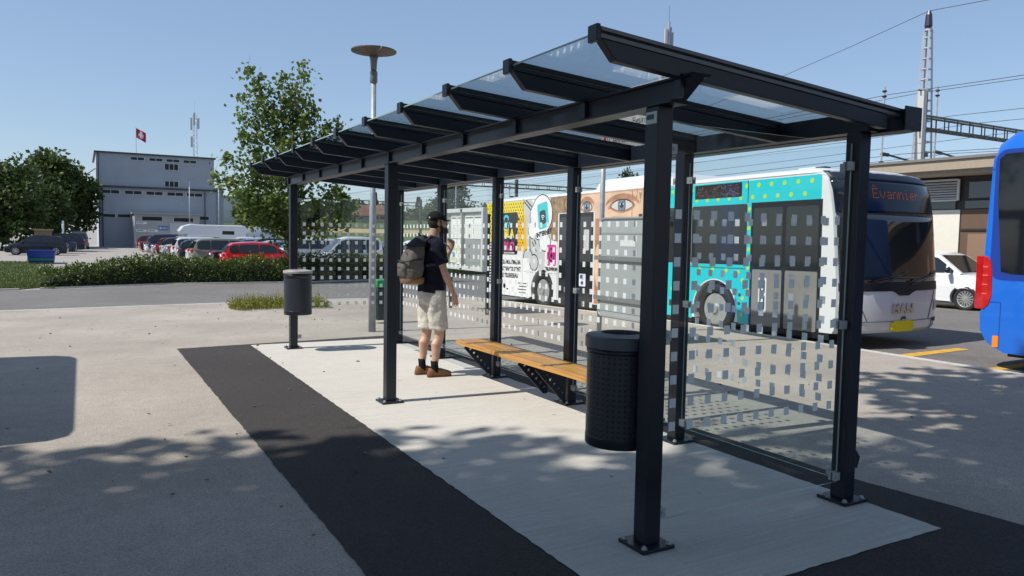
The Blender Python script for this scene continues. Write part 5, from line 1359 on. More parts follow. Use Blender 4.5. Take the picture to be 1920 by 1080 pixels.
for i, (x, z) in enumerate(tips):
    y = random.uniform(-1.3, 1.3)*(1-.08*abs(z-4.5)) ; z = z*.965+.1
    z0_ = max(1.7, min(6.2, z - 1.0 - .45*abs(x))); b0 = Vector((.1*random.uniform(-.5, 1), 0, z0_)); tip = Vector((x, y, z))
    mid = b0.lerp(tip, .5) + Vector((random.uniform(-.15,.15), random.uniform(-.15,.15), -.12))
    trunk.tube([b0, mid, tip], [.032, .020, .006], 5)
    L_ = (tip-b0).length
    nleaf = int(150 if z > 5.8 else 235 if z > 3.4 else 270)
    for k in range(nleaf):
        t = 1 - abs(random.gauss(0, .30)); t = max(.12, min(1.04, t))
        p = (b0.lerp(mid, t*2) if t < .5 else mid.lerp(tip, t*2-1))
        sg_ = .10 + .17*(1-abs(t-.7)) if t < .95 else .09
        p = p + Vector((random.gauss(0, sg_), random.gauss(0, sg_), random.gauss(0, sg_*.9)))
        leaves.leaf(p, Vector((random.gauss(0,1), random.gauss(0,1), random.gauss(-.35,.8))), random.uniform(.12, .20), .95)
    # a few bare or thin twig ends
    if i % 6 == 0: trunk.tube([tip, tip+Vector((random.uniform(-.1,.2), 0, .55))], [.006, .002], 4)
# small sprout on the trunk
for k in range(160): leaves.leaf((random.gauss(-.05,.12), random.gauss(-.1,.1), random.gauss(1.35,.2)), Vector((random.gauss(0,1), random.gauss(0,1), random.gauss(0,1))), .12, .9)
obj('trunk', trunk, BARK, ml, True); obj('crown', leaves, L_MAPLE, ml)

def big_tree(x, y, h, r, label, zc=None, leaf=.42, n=70, per=60, m=None, group='trees behind the car park', ground=LOTZ, trunk_h=None, squash=1.0, seed=1, name='broadleaf_tree'):
    random.seed(seed); t = thing(name, label, 'tree', (x, y, ground), 0, group)
    th = trunk_h or h*.28; tr = MB(); lv = MB()
    tr.tube([(0,0,0), (.1,0,th*.6), (0,.1,th), (.2,.1,h*.7)], [r*.07+.08, r*.055+.06, r*.05+.05, .05], 9)
    zc = th + (h-th)*.48; rz = (h-th)*.56
    cs = []
    for k in range(n):
        while True:
            d = Vector((random.uniform(-1,1), random.uniform(-1,1), random.uniform(-1,1)))
            if .35 < d.length < 1: break
        bump = .72 + .35*noise.noise(d.normalized()*1.7 + Vector((seed, 0, 0)))+.18
        c = Vector((d.x*r*bump, d.y*r*bump*squash, zc + d.z*rz*bump)); cs.append(c)
        if k % 4 == 0: tr.tube([(0, .1, th*random.uniform(.7, 1.2)), c*.55 + Vector((0, 0, (th)*.4)), c], [r*.022+.03, r*.012+.02, .012], 5)
    crown_clumps(lv, cs, per, r*.36, leaf)
    obj('trunk', tr, BARK, t, True); obj('crown', lv, m or L_TREE, t); return t
big_tree(-5.6, 97, 10.7, 3.5, 'tall dark tree left of the grey building, highest of the group', n=90, per=75, seed=2, leaf=.5)
big_tree(-9.4, 92, 8.7, 3.3, 'dark spreading tree at the left edge of the view', n=80, per=75, seed=3, leaf=.5)
big_tree(-2.9, 98.5, 8.3, 2.3, 'dark tree half hidden behind the grey building', n=60, per=70, seed=4, leaf=.45)
big_tree(-8.6, 78, 8.0, 3.0, 'low dense tree shading the parked cars at the far left', n=90, per=75, seed=5, leaf=.4, trunk_h=1.0)
big_tree(-5.9, 88, 6.6, 2.6, 'bushy dark tree filling the gap above the timber shed', n=70, per=70, seed=15, leaf=.4, trunk_h=.8)
big_tree(-13.5, 80, 9, 4.5, 'dark tree just beyond the left edge', n=80, per=60, seed=16, leaf=.5, trunk_h=1.0)
# trees standing behind the photographer: their shade lies over the near half of the slab
SH = 'trees behind the photographer'
big_tree(-11.5, -2.9, 15.5, 5.9, 'tall shade tree left of the camera, nearer to the shelter', n=420, per=190, m=L_DARK, group=SH, ground=0, leaf=.36, trunk_h=4.6, seed=31)
big_tree(-.3, -2.45, 11.4, 3.6, 'slender shade tree right of the camera by the slab', n=320, per=190, m=L_DARK, group=SH, ground=0, leaf=.34, trunk_h=6.2, seed=37, squash=1.25)
big_tree(-18.2, -3.2, 20.5, 5.8, 'tall shade tree further left of the camera', n=420, per=190, m=L_DARK, group=SH, ground=0, leaf=.36, trunk_h=6.0, seed=32)
big_tree(-17.0, 20.2, 11.5, 4.6, 'roadside tree left of the view shading the road', n=90, per=60, m=L_DARK, group=SH, ground=-.3, leaf=.34, trunk_h=3.0, seed=34)

# hedge of small glossy leaves, lumpy top
hd = thing('hedge', 'long low dark green hedge running between the road and the car park', 'hedge', (0, 27.5, LOTZ))
path = [(-3.75, 25.85), (-2.0, 26.6), (0.0, 27.5), (5.5, 27.6), (8.5, 28.6), (12.0, 30.2), (16.5, 32.2)]
def on_path(t):
    d = [0]
    for a, b_ in zip(path, path[1:]): d.append(d[-1] + math.hypot(b_[0]-a[0], b_[1]-a[1]))
    s = t*d[-1]
    for i in range(len(path)-1):
        if s <= d[i+1]: f_ = (s-d[i])/(d[i+1]-d[i]); return Vector((path[i][0]+(path[i+1][0]-path[i][0])*f_, path[i][1]+(path[i+1][1]-path[i][1])*f_, 0))
    return Vector((*path[-1], 0))
random.seed(8); lv = MB(); stem = MB()
for k in range(21000):
    t = random.random()**.97; c = on_path(t); lump = .80 + .34*noise.noise(Vector((c.x*1.1, 0, 3.3))) + .10*noise.noise(Vector((c.x*3.7, 5, 0)))
    hgt_ = 1.14*lump + (.12 if t > .1 else -.35*(1-t/.1)+.12)
    a = random.uniform(0, PI); r_h = random.uniform(.78, 1.03)
    p = Vector((c.x, c.y-27.5 + .62 + .62*math.cos(a)*r_h, max(.03, (hgt_*math.sin(a)**.6)*r_h)))
    p += Vector((random.gauss(0,.03), random.gauss(0,.03), random.gauss(0,.03)))
    if random.random() < .03: p.z += random.uniform(.03, .16)
    lv.leaf(p, Vector((random.gauss(0,.6), -math.cos(a)*-.7+random.gauss(0,.6), math.sin(a)*.9+random.gauss(0,.5))), random.uniform(.07, .125), .55)
for k in range(70):
    c = on_path(k/69); 
    for _ in range(3):
        x = c.x+random.uniform(-.15,.15); y = c.y-27.5+.62+random.uniform(-.2,.2); stem.tube([(x, y, 0), (x+random.uniform(-.15,.15), y+random.uniform(-.15,.15), .55)], [.014, .006], 4)
# a dark inner mass of twigs behind the leaves
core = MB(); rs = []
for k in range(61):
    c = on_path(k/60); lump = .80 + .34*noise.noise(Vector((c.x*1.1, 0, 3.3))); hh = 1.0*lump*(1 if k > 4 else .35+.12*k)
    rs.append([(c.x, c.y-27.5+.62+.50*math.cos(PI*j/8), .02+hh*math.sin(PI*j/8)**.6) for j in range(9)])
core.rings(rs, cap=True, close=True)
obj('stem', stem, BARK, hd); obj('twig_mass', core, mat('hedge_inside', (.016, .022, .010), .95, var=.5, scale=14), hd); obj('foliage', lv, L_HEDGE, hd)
mb = MB(); pa = path
for (a, b_) in zip(pa, pa[1:]):
    mb.add([(a[0], a[1]-.14, ground_z(a[1])+.05), (b_[0], b_[1]-.14, ground_z(b_[1])+.05), (b_[0], b_[1]+.02, ground_z(b_[1])+.05), (a[0], a[1]+.02, ground_z(a[1])+.05), (a[0], a[1]-.14, -.6), (b_[0], b_[1]-.14, -.6)], [(0,1,2,3), (4,5,1,0)])
struct('hedge_kerb', mb, M_KERB)
# soil under the hedge
mb = MB()
for (a, b_) in zip(pa, pa[1:]): mb.add([(a[0], a[1]+.02, LOTZ+.03), (b_[0], b_[1]+.02, LOTZ+.03), (b_[0], b_[1]+1.5, LOTZ+.03), (a[0], a[1]+1.5, LOTZ+.03)], [(0,1,2,3)])
struct('soil', mb, mat('soil', (.05, .04, .03), .95, var=.3))
# lawn at the left
mb = MB(); mb.add([(-60, 13.6+.001, -.25), (-4.3, 25.7, LOTZ+.02), (-3.2, 27.5, LOTZ+.03), (-4.4, 40, LOTZ+.03), (-5.0, 50, LOTZ+.03), (-60, 50, LOTZ+.03)], [(0,1,2,3,4,5)]); struct('lawn', mb, M_GRASS)
mb = MB(); mb.add([(-60, 13.45, -.22), (-4.3, 25.5, LOTZ+.05), (-4.3, 25.64, LOTZ+.05), (-60, 13.59, -.22), (-60, 13.45, -.8), (-4.3, 25.5, -.8)], [(0,1,2,3), (4,5,1,0)]); struct('lawn_kerb', mb, M_KERB)
random.seed(77); gr = MB()
for k in range(9000):
    u = 25.8 + (random.random()**1.4)*24; x = random.uniform(-3.03-.077*u-1.5, -3.3-.03*(u-25)); 
    if u < 25.6 + (x+4.3)*.216: continue
    gr.leaf((x, u, LOTZ+.02), Vector((random.gauss(0,.35), random.gauss(0,.35), 1)), random.uniform(.05, .13), .25)
o = obj('grass', gr, L_GRASS); tag(o, 'mown green grass left of the hedge end', 'grass', kind='stuff')
# weeds breaking through the pavement edge
random.seed(13); wd = MB()
for k in range(900):
    t = random.random(); x = .45 + 2.15*t; u = 15.25 + .45*math.sin(t*3) + random.gauss(0, .36); base = (x, u, pave_z(u))
    hh = random.uniform(.06, .26)*(1.5 if random.random() < .12 else 1)
    for j in range(7):
        z = hh*(j+1)/7; wd.leaf((x+random.gauss(0,.03), u+random.gauss(0,.03), base[2]+z*.8), Vector((random.gauss(0,.7), random.gauss(0,.7), .7)), random.uniform(.035, .08), .45)
    if hh > .22: wd.tube([base, (x+random.gauss(0,.03), u, base[2]+hh+.08)], [.004, .002], 3)
o = obj('weeds', wd, L_WEED); tag(o, 'yellow green weeds sprouting at the pavement edge behind the far bin', 'weeds', kind='stuff')

# ------------------------------------------------------------------ far land: sloping fields, houses, trees
def far_z(u): return LOTZ + max(0, u-78)*.055
mb = MB(); us = [78, 96, 108, 120, 135, 160, 200, 260]
for k, (a, b_) in enumerate(zip(us, us[1:])):
    mb.cur = [0, 0, 0, 1, 2, 2, 2][k]
    mb.add([(14.2, a, far_z(a)+.01), (340, a, far_z(a)+.01), (340, b_, far_z(b_)+.01), (14.2, b_, far_z(b_)+.01)], [(0,1,2,3)])
    mb.add([(14.2, a, -1), (14.2, a, far_z(a)+.01), (14.2, b_, far_z(b_)+.01), (14.2, b_, -1)], [(0,1,2,3)])
struct('hill', mb, [M_GRASS, M_TAN, M_FIELD])
ROOFT = mat('roof_tiles', (.15, .075, .06), .8, var=.25, scale=1.5); ROOFB = mat('roof_tiles_brown', (.17, .10, .075), .8, var=.25, scale=1.5); PLAS = mat('render_wall', (.50, .47, .42), .8, var=.08)
def house(x, y, w_, d, hw, hr, roofm, label):
    z = far_z(y); h_ = thing('house', label, 'house', (x, y, z), 0, 'houses on the slope beyond the car park')
    q = MB(); q.box(-w_/2, w_/2, -d/2, d/2, -1, hw); wl = obj('wall', q, PLAS, h_)
    q = MB(); q.prism([(-w_/2-.4, -d/2-.5, hw), (-w_/2-.4, d/2+.5, hw), (-w_/2-.4, 0, hw+hr)], (w_+.8, 0, 0)); rf_ = obj('roof', q, roofm, h_)
    q = MB(); q.box(w_*.2, w_*.2+.6, -.4, .3, hw+hr*.6, hw+hr+.7); obj('chimney', q, PLAS, rf_)
    for k in range(4):
        q = MB(); q.box(-w_/2+.8+k*(w_-2)/4, -w_/2+2.0+k*(w_-2)/4, -d/2-.03, -d/2+.05, hw*.35, hw*.75); obj('window', q, DGLASS, wl)
house(51.3, 172, 9.5, 8, 1.3, 2.1, ROOFT, 'long low house with red brown tiles, left of the lamp post'); house(59.3, 174, 8, 8, 1.6, 2.4, ROOFB, 'house with a brown roof just right of the lamp post'); house(43, 180, 10, 8, 1.2, 1.8, ROOFB, 'house partly hidden behind the young tree')
house(66, 190, 9, 8, 1.5, 2.0, ROOFT, 'house behind the near shelter posts')
def conifer(x, y, h, label, m=L_DARK, seed=1):
    random.seed(seed); t = thing('conifer_tree', label, 'tree', (x, y, far_z(y)), 0, 'far trees on the slope'); lv = MB(); tr = MB(); tr.tube([(0,0,0), (0,0,h*.95)], [.25, .03], 6)
    for k in range(1100):
        f_ = random.random(); z = h*(.12+.88*f_); r0 = h*.17*(1-f_)+.08; a = random.uniform(0, 2*PI); rr_ = r0*random.uniform(.4, 1)*(1+.3*math.sin(z*3))
        lv.leaf((rr_*math.cos(a), rr_*math.sin(a), z), Vector((math.cos(a), math.sin(a), -.3)), .5, .5)
    obj('trunk', tr, BARK, t); obj('crown', lv, m, t)
conifer(62, 182, 7.2, 'dark conifer above the brown roofed house', seed=3); conifer(73, 180, 6.5, 'dark conifer behind the waiting man', seed=4); conifer(80, 185, 6.0, 'thin conifer left of the timetable case', seed=5)
FT = 'far trees on the slope'
for i, (x, y, h, r, lb) in enumerate([(56.5, 185, 5.2, 3.4, 'rounded tree between the two houses'), (70, 160, 6.2, 4.2, 'rounded dark tree left of the waiting man'), (80, 165, 4.6, 5, 'low green trees behind the waiting man'), (90, 170, 5, 5, 'green tree behind the cap of the waiting man'), (36, 165, 5.0, 4.0, 'tree behind the young maple'), (30, 150, 4.0, 3.6, 'bushy tree left of the maple'), (24, 140, 3.4, 3.0, 'low bush at the right of the grey building')]):
    big_tree(x, y, h, r, lb, n=40, per=40, m=L_FAR, group=FT, ground=far_z(y), leaf=.7, trunk_h=.6, seed=50+i)
big_tree(55, 121, 11.4-far_z(121)+1.5, 3.0, 'tall dark tree rising above the timetable case', n=60, per=45, m=L_DARK, group=FT, ground=far_z(121)-1.0, leaf=.55, trunk_h=2.5, seed=70)
big_tree(86.5, 111, 15.5, 3.2, 'tree top peeping over the white bus roof', n=60, per=45, m=L_FAR, group=FT, ground=-.3, leaf=.6, trunk_h=5, seed=71)
# a line of low far scrub so the fields end in greenery
random.seed(90); q = MB()
for k in range(5200):
    x = random.uniform(16, 330); y = 196 + random.gauss(0, 4); hh = 2.4+1.6*noise.noise(Vector((x*.08, 0, 0)))
    q.leaf((x, y, far_z(196)+random.uniform(-.5, hh)), Vector((random.gauss(0,1), random.gauss(0,1), random.gauss(0,1))), random.uniform(1.2, 2.2), .7)
o = obj('far_scrub', q, L_FAR); tag(o, 'far green belt of trees along the top of the fields', 'woodland', kind='stuff')
# pale buildings far off between the grey block and the maple
for x, y, w_, h_, lb in ((19, 150, 7, 4.5, 'pale far building right of the grey block'), (27, 170, 9, 4.0, 'white far building behind the maple crown')):
    t = thing('far_building', lb, 'building', (x, y, far_z(y)), 0, 'far pale buildings'); q = MB(); q.box(-w_/2, w_/2, -3, 3, -1, h_); obj('wall', q, mat('far_wall', (.55, .56, .57), .8), t); q = MB(); q.box(-w_/2-.3, w_/2+.3, -3.3, 3.3, h_, h_+.3); obj('roof', q, mat('far_roof', (.25, .25, .26), .8), t)
# low planting across the tracks hides where the land meets the sky at the right
# ------------------------------------------------------------------ van out of view at the left, whose shadow falls on the pavement
dv = thing('delivery_van', 'white box van parked left of the view', 'van', (-5.60, 6.05, 0), PI/2)
VP = [(-2.3, .35), (-2.3, 2.30), (-2.2, 2.46), (-2.0, 2.5), (1.9, 2.5), (2.12, 2.42), (2.25, 2.2), (2.32, 1.2), (2.3, .35)]
mb = MB(); mb.prism([(x, -.95, z) for x, z in VP], (0, 1.9, 0)); obj('body', mb, WHITE, dv, False, .06, 3)
q = MB(); q.box(1.9, 2.28, -.85, .85, 1.35, 2.05); obj('windscreen', q, CGLASS, dv)
for s in (-1, 1):
    for wx in (-1.4, 1.4): wheel_parts(dv, (wx, s*.87, .34), .34, .2, s, .22)
q = MB(); q.box(-2.1, 2.1, -.8, .8, .2, .345); obj('underbody', q, BLACK, dv)

# plank clad building behind the photographer, only seen mirrored in the end glass
pb_ = thing('plank_clad_building', 'beige plank clad building behind the blue bus, out of view', 'building', (20, -19, 0))
q = MB(); q.box(-8, 8, -5, 5, -.5, 7.5); wl = obj('wall', q, mat('beige_boards', (.50, .44, .34), .8, var=.1), pb_)
for k in range(24):
    q = MB(); q.box(-8.02, 8.02, 5.003, 5.03, .3*k+.02, .3*k+.29)
    obj('board', q, mat('beige_boards', (.50, .44, .34)), wl)
q = MB(); q.box(-8.4, 8.4, -5.4, 5.5, 7.5, 7.75); obj('roof', q, TRIM, pb_)

# grit, dry leaves and small stones lying about
random.seed(101); gt = MB()
for k in range(260):
    x = random.uniform(-5, 7.5); y = random.uniform(-1.2, 15)
    if random.random() < .55: gt.ball((x, y, .012), (random.uniform(.006, .016), random.uniform(.005, .012), random.uniform(.003, .007)), 6, 4)
    else:
        a = random.uniform(0, PI); d = Vector((math.cos(a), math.sin(a), .15)); gt.leaf((x, y, .011), d, random.uniform(.03, .06), .5)
o = obj('grit', gt, mat('grit', (.17, .14, .10), .9, var=.6, scale=1.5)); tag(o, 'scattered grit and dry leaves on the paving', 'grit', kind='stuff')
# ------------------------------------------------------------------ the waiting man
SKIN = bpy.data.materials.new('skin'); nt, N, L, b = nodes_of(SKIN)
b.inputs['Roughness'].default_value = .5; b.inputs['Subsurface Weight'].default_value = .12; b.inputs['Subsurface Radius'].default_value = (.012, .005, .003)
tc = N.new('ShaderNodeTexCoord'); nz = N.new('ShaderNodeTexNoise'); nz.inputs['Scale'].default_value = 14; nz.inputs['Detail'].default_value = 6; L.new(tc.outputs['Object'], nz.inputs['Vector'])
cr = N.new('ShaderNodeValToRGB'); cr.color_ramp.elements[0].position = .3; cr.color_ramp.elements[0].color = (.47, .27, .185, 1); cr.color_ramp.elements[1].position = .75; cr.color_ramp.elements[1].color = (.66, .43, .32, 1)
L.new(nz.outputs['Fac'], cr.inputs['Fac']); L.new(cr.outputs['Color'], b.inputs['Base Color'])
def cloth(name, col, var=.12, scale=30, bump=.35, rough=.85): return mat(name, col, rough, 0, var, scale, bump, 220, spec=.2)
TEE = cloth('navy_cotton', (.012, .014, .026)); SHORT = cloth('stone_cotton', (.60, .575, .52), .08); SOCK = cloth('black_sock', (.010, .010, .012)); LEATH = mat('brown_leather', (.20, .085, .035), .5, var=.25, scale=20, bump=.2, bscale=120)
SOLE = mat('shoe_sole', (.10, .05, .025), .7); CAPM = cloth('black_cap_cloth', (.014, .014, .015)); HAIRM = mat('dark_hair', (.030, .018, .012), .7, var=.5, scale=60, bump=.8, bscale=160); BEARD = mat('brown_beard', (.075, .040, .025), .8, var=.5, scale=70, bump=.9, bscale=180)
CANVAS = cloth('grey_canvas', (.155, .138, .122), .12, 18, .5); CANVD = cloth('dark_canvas', (.045, .048, .055)); TANL = mat('tan_leather', (.24, .125, .06), .55, var=.25, scale=14)

def ering(c, a, b_, d=Vector((0,0,1)), n=20, fwd=Vector((1,0,0)), sq=2.0):
    "ellipse across direction d: a along fwd, b_ sideways"
    d = d.normalized(); x = (fwd - d*fwd.dot(d)).normalized(); y = d.cross(x); o = []
    for k in range(n):
        t = 2*PI*k/n; ct, st = math.cos(t), math.sin(t)
        ct = math.copysign(abs(ct)**(2/sq), ct); st = math.copysign(abs(st)**(2/sq), st)
        o.append(Vector(c) + x*a*ct + y*b_*st)
    return o
def limb(mb, pts, n=16, sq=2.0, fwd=Vector((1,0,0))):
    "pts: (centre, a, b)"
    rs = []
    for i, (c, a, b_) in enumerate(pts):
        c = Vector(c); p0 = Vector(pts[max(0, i-1)][0]); p1 = Vector(pts[min(len(pts)-1, i+1)][0]); d = p1-p0
        if abs(d.normalized().dot(fwd)) > .93: f_ = Vector((0,0,1))
        else: f_ = fwd
        rs.append(ering(c, a, b_, d, n, f_, sq))
    mb.rings(rs)
def remesh(o, vox, smooth_it=4, fac=.5):
    m1 = o.modifiers.new('r', 'REMESH'); m1.mode = 'VOXEL'; m1.voxel_size = vox; m1.use_smooth_shade = True
    m2 = o.modifiers.new('s', 'SMOOTH'); m2.iterations = smooth_it; m2.factor = fac
    bake(o)
    o.data.polygons.foreach_set('use_smooth', [True]*len(o.data.polygons)); return o
def wrinkle(o, amp, sc, stretch=(1,1,1), off=0.0, lo=None, hi=None):
    me = o.data
    for v in me.vertices:
        p = Vector((v.co.x*sc*stretch[0], v.co.y*sc*stretch[1], v.co.z*sc*stretch[2]+off))
        k = noise.noise(p) + .5*noise.noise(p*2.1)
        v.co += v.normal*amp*k
    me.update()

person = thing('person', 'bearded man in black cap, navy shirt and pale shorts waiting under the shelter', 'person', (.925, 4.95, .008), -.06); person.scale = (.94, .93, 1)
# joints (forward x, left y)
hipR, hipL = Vector((.01, -.10, .93)), Vector((-.01, .10, .93))
kneeR, kneeL = Vector((.055, -.105, .50)), Vector((-.03, .105, .50))
ankR, ankL = Vector((.0, -.105, .10)), Vector((-.085, .11, .10))
shR, shL = Vector((-.02, -.195, 1.50)), Vector((.0, .20, 1.50))
elR, wrR = Vector((.055, -.255, 1.20)), Vector((.175, -.245, .965))
elL, wrL = Vector((.175, .235, 1.215)), Vector((.275, .120, 1.445))
B = MB()
limb(B, [((-.02,0,.86), .10, .15), ((-.02,0,.94), .125, .175), ((-.01,0,1.05), .115, .16), ((0,0,1.2), .118, .165), ((0,0,1.34), .125, .185), ((-.005,0,1.45), .105, .19), ((-.01,0,1.52), .07, .13), ((-.01,0,1.56), .055, .07)], 24, 2.3)
limb(B, [((-.012,0,1.50), .062, .066), ((.005,0,1.58), .056, .058), ((.02,0,1.68), .058, .058)])
for hip, kn, an in ((hipR, kneeR, ankR), (hipL, kneeL, ankL)):
    mid = hip.lerp(kn, .5); cal = kn.lerp(an, .32) + Vector((-.022,0,0)); low = kn.lerp(an, .72) + Vector((-.006,0,0))
    limb(B, [(hip+Vector((0,0,.04)), .09, .085), (mid, .083, .080), (kn+Vector((0,0,.09)), .066, .062), (kn, .060, .056), (kn+Vector((-.006,0,-.07)), .056, .052), (cal, .064, .056), (low, .045, .041), (an+Vector((0,0,.03)), .038, .034), (an+Vector((.005,0,-.03)), .042, .036)])
    limb(B, [(an+Vector((-.045,0,-.06)), .03, .036), (an+Vector((.03,0,-.05)), .042, .04), (an+Vector((.12,0,-.068)), .025, .046), (an+Vector((.17,0,-.075)), .012, .03)])
def arm(sh, el, wr):
    limb(B, [(sh+Vector((0,0,.03)), .05, .045), (sh+Vector((0, math.copysign(.015, sh.y), -.03)), .062, .055), (sh.lerp(el, .5), .050, .047), (el, .041, .040), (el.lerp(wr, .25), .047, .042), (el.lerp(wr, .65), .036, .032), (wr, .026, .029)])
arm(shR, elR, wrR); arm(shL, elL, wrL)
def finger(p, d, n_, lens, r0, curl):
    "a chain of joints that bends towards n_"
    d = d.normalized(); pts = [Vector(p)]; rs = [r0]; ax = d.cross(n_).normalized()
    for i, l in enumerate(lens):
        d = Matrix.Rotation(curl[i], 3, ax) @ d; pts.append(pts[-1] + d*l); rs.append(r0*(1-.13*(i+1)))
    pts.append(pts[-1] + d*.004); rs.append(rs[-1]*.55)
    B.tube(pts, rs, 8)
def hand(wr, d, palm_n, thumb_side, curl, spread=.06):
    "d: towards the fingers, palm_n: where the palm looks, thumb_side: across"
    d = d.normalized(); n_ = palm_n.normalized(); t = thumb_side.normalized()
    P = [(wr, .020, .028), (wr+d*.03, .017, .036), (wr+d*.06, .015, .042), (wr+d*.09, .013, .042), (wr+d*.102, .009, .038)]
    rs = []
    for c, a, b_ in P: rs.append([c + n_*a*math.cos(2*PI*k/14) + t*b_*math.sin(2*PI*k/14) for k in range(14)])
    B.rings(rs)
    for i, (o, ls) in enumerate(((.031, (.040,.024,.019)), (.0105, (.045,.028,.021)), (-.0105, (.041,.026,.020)), (-.030, (.032,.020,.017)))):
        finger(wr + d*.092 + t*o, d + t*(.10*(1.5-i)*spread*8), n_, ls, .0108 if i < 3 else .0095, [c*(1+.12*i) for c in curl])
    finger(wr + d*.028 + t*.030 + n_*.008, d*.75 + t*.75 + n_*.35, n_, (.032, .026, .020), .0130, (.15, .3, .35))
hand(wrR, Vector((.30, .02, -1)), Vector((-.25, 1, -.1)), Vector((1, .2, .3)), (.25, .35, .3))
hand(wrL, Vector((.10, -.12, 1)), Vector((-.55, -.75, .05)), Vector((-.75, .5, .1)), (.75, .85, .6), .03)
# head: skull, jaw, brow, nose, lips, ears; looks ahead and a little up
HM = Matrix.Translation((.055, 0, 1.752)) @ Matrix.Rotation(R(-8), 4, 'Y') @ Matrix.Rotation(R(-6), 4, 'Z')
B.M = HM
B.ball((-.012, 0, .025), (.102, .077, .098), 24, 14); B.ball((.022, 0, -.035), (.078, .066, .082), 20, 12); B.ball((.052, 0, -.085), (.042, .044, .032), 16, 8)
B.ball((.073, 0, .022), (.022, .052, .014), 14, 8)
for s in (-1, 1):
    B.ball((.062, s*.037, -.028), (.026, .022, .022), 12, 8); B.ball((-.005, s*.077, -.008), (.022, .010, .033), 12, 8); B.ball((.002, s*.078, -.034), (.010, .008, .012), 8, 6)
limb(B, [((.088, 0, .016), .010, .010), ((.104, 0, -.010), .012, .012), ((.117, 0, -.033), .014, .015), ((.108, 0, -.044), .010, .014)], 10, fwd=Vector((1,0,0)))
for s in (-1, 1): B.ball((.100, s*.012, -.036), (.012, .008, .008), 8, 6)
B.ball((.088, 0, -.060), (.012, .024, .006), 10, 6); B.ball((.085, 0, -.071), (.012, .021, .007), 10, 6); B.ball((.080, 0, -.100), (.016, .020, .015), 10, 6)
B.M = None
body = obj('body', B, SKIN, person); remesh(body, .0048, 2, .4)
for s in (-1, 1):
    q = MB(); q.M = HM; q.ball((.080, s*.033, .003), (.012, .013, .010), 12, 8); e_ = obj('eye', q, mat('eye_white', (.7, .68, .66), .2), body, True)
    q = MB(); q.M = HM; q.ball((.0895, s*.034, .003), (.004, .006, .006), 10, 6); obj('iris', q, mat('iris_brown', (.05, .03, .02), .2), body, True)
    q = MB(); q.M = HM; q.tube([(.090, s*.014, .025), (.094, s*.032, .032), (.082, s*.054, .026)], [.004, .005, .003], 6); obj('eyebrow', q, BEARD, body, True)
# hair under the cap, beard
q = MB(); q.M = HM; q.ball((-.025, 0, .010), (.096, .082, .086), 22, 12); q.ball((-.060, 0, -.030), (.038, .056, .035), 16, 8)
for s in (-1, 1): q.ball((.012, s*.070, -.005), (.018, .010, .04), 10, 8)
h_ = obj('hair', q, HAIRM, person); remesh(h_, .009, 2); wrinkle(h_, .004, 60)
q = MB(); q.M = HM; q.ball((.052, 0, -.092), (.060, .056, .045), 18, 10); q.ball((.088, 0, -.110), (.030, .034, .034), 14, 8); q.ball((.094, 0, -.0525), (.014, .028, .007), 12, 6)
for s in (-1, 1): limb(q, [((.012, s*.071, -.030), .014, .010), ((.022, s*.069, -.060), .022, .013), ((.045, s*.055, -.090), .030, .018)], 10)
bd = obj('beard', q, BEARD, person); remesh(bd, .007, 2); wrinkle(bd, .004, 70)
# cap
CM = HM @ Matrix.Translation((-.012, 0, .048)) @ Matrix.Rotation(R(10), 4, 'Y')
q = MB(); q.M = CM; rs = []
for t in range(0, 9):
    f_ = t/8; a = f_*PI/2; rs.append([((.112*math.cos(a)+.002)*math.cos(2*PI*k/28), (.091*math.cos(a)+.002)*math.sin(2*PI*k/28), .088*math.sin(a)**.9 - .012*(1-f_)) for k in range(28)])
q.rings(rs); cp = obj('cap', q, CAPM, person, True); wrinkle(cp, .003, 22)
q = MB(); q.M = CM; vs = []
for j in range(7):
    for i in range(13):
        a = R(-62 + 124*i/12); r0 = 1 + .0*j; e = j/6; x = .108*math.cos(a) + e*.082*(math.cos(a*1.15)**.6); y = .091*math.sin(a)*(1-.12*e)
        vs.append((x, y, -.002 - .010*e - .018*abs(math.sin(a))**2*e + .0))
n = len(vs); vs2 = [(x, y, z-.005) for x, y, z in vs]
fs = [(j*13+i, (j+1)*13+i, (j+1)*13+i+1, j*13+i+1) for j in range(6) for i in range(12)]
q.add(vs + vs2, fs + [tuple(n+i for i in f_[::-1]) for f_ in fs] + [(6*13+i, n+6*13+i, n+6*13+i+1, 6*13+i+1) for i in range(12)] + [(j*13, n+j*13, n+(j+1)*13, (j+1)*13) for j in range(6)] + [(j*13+12, (j+1)*13+12, n+(j+1)*13+12, n+j*13+12) for j in range(6)])
obj('cap_brim', q, CAPM, cp, True)
q = MB(); q.M = CM; q.ball((-.094, -.052, .004), (.011, .009, .012), 10, 6); obj('cap_tag', q, ADW, cp, True)
# shirt
T = MB()
limb(T, [((-.025,0,.955), .150, .198), ((-.02,0,1.0), .148, .192), ((-.012,0,1.10), .138, .180), ((0,0,1.22), .138, .180), ((.0,0,1.34), .142, .200), ((-.005,0,1.45), .122, .207), ((-.008,0,1.53), .090, .155), ((-.006,0,1.565), .068, .085)], 26, 2.4)
for sh, el in ((shR, elR), (shL, elL)):
    sgn = math.copysign(1, sh.y)
    limb(T, [(sh+Vector((0, -sgn*.06, .045)), .068, .05), (sh+Vector((0, sgn*.012, .012)), .078, .066), (sh.lerp(el, .3)+Vector((0, sgn*.012, 0)), .076, .068), (sh.lerp(el, .62)+Vector((0, sgn*.012, 0)), .074, .067), (sh.lerp(el, .70)+Vector((0, sgn*.012, 0)), .072, .066)])
te = obj('shirt', T, TEE, person); remesh(te, .010, 3); wrinkle(te, .011, 7, (1, 1, 1.6)); wrinkle(te, .004, 20, off=4)
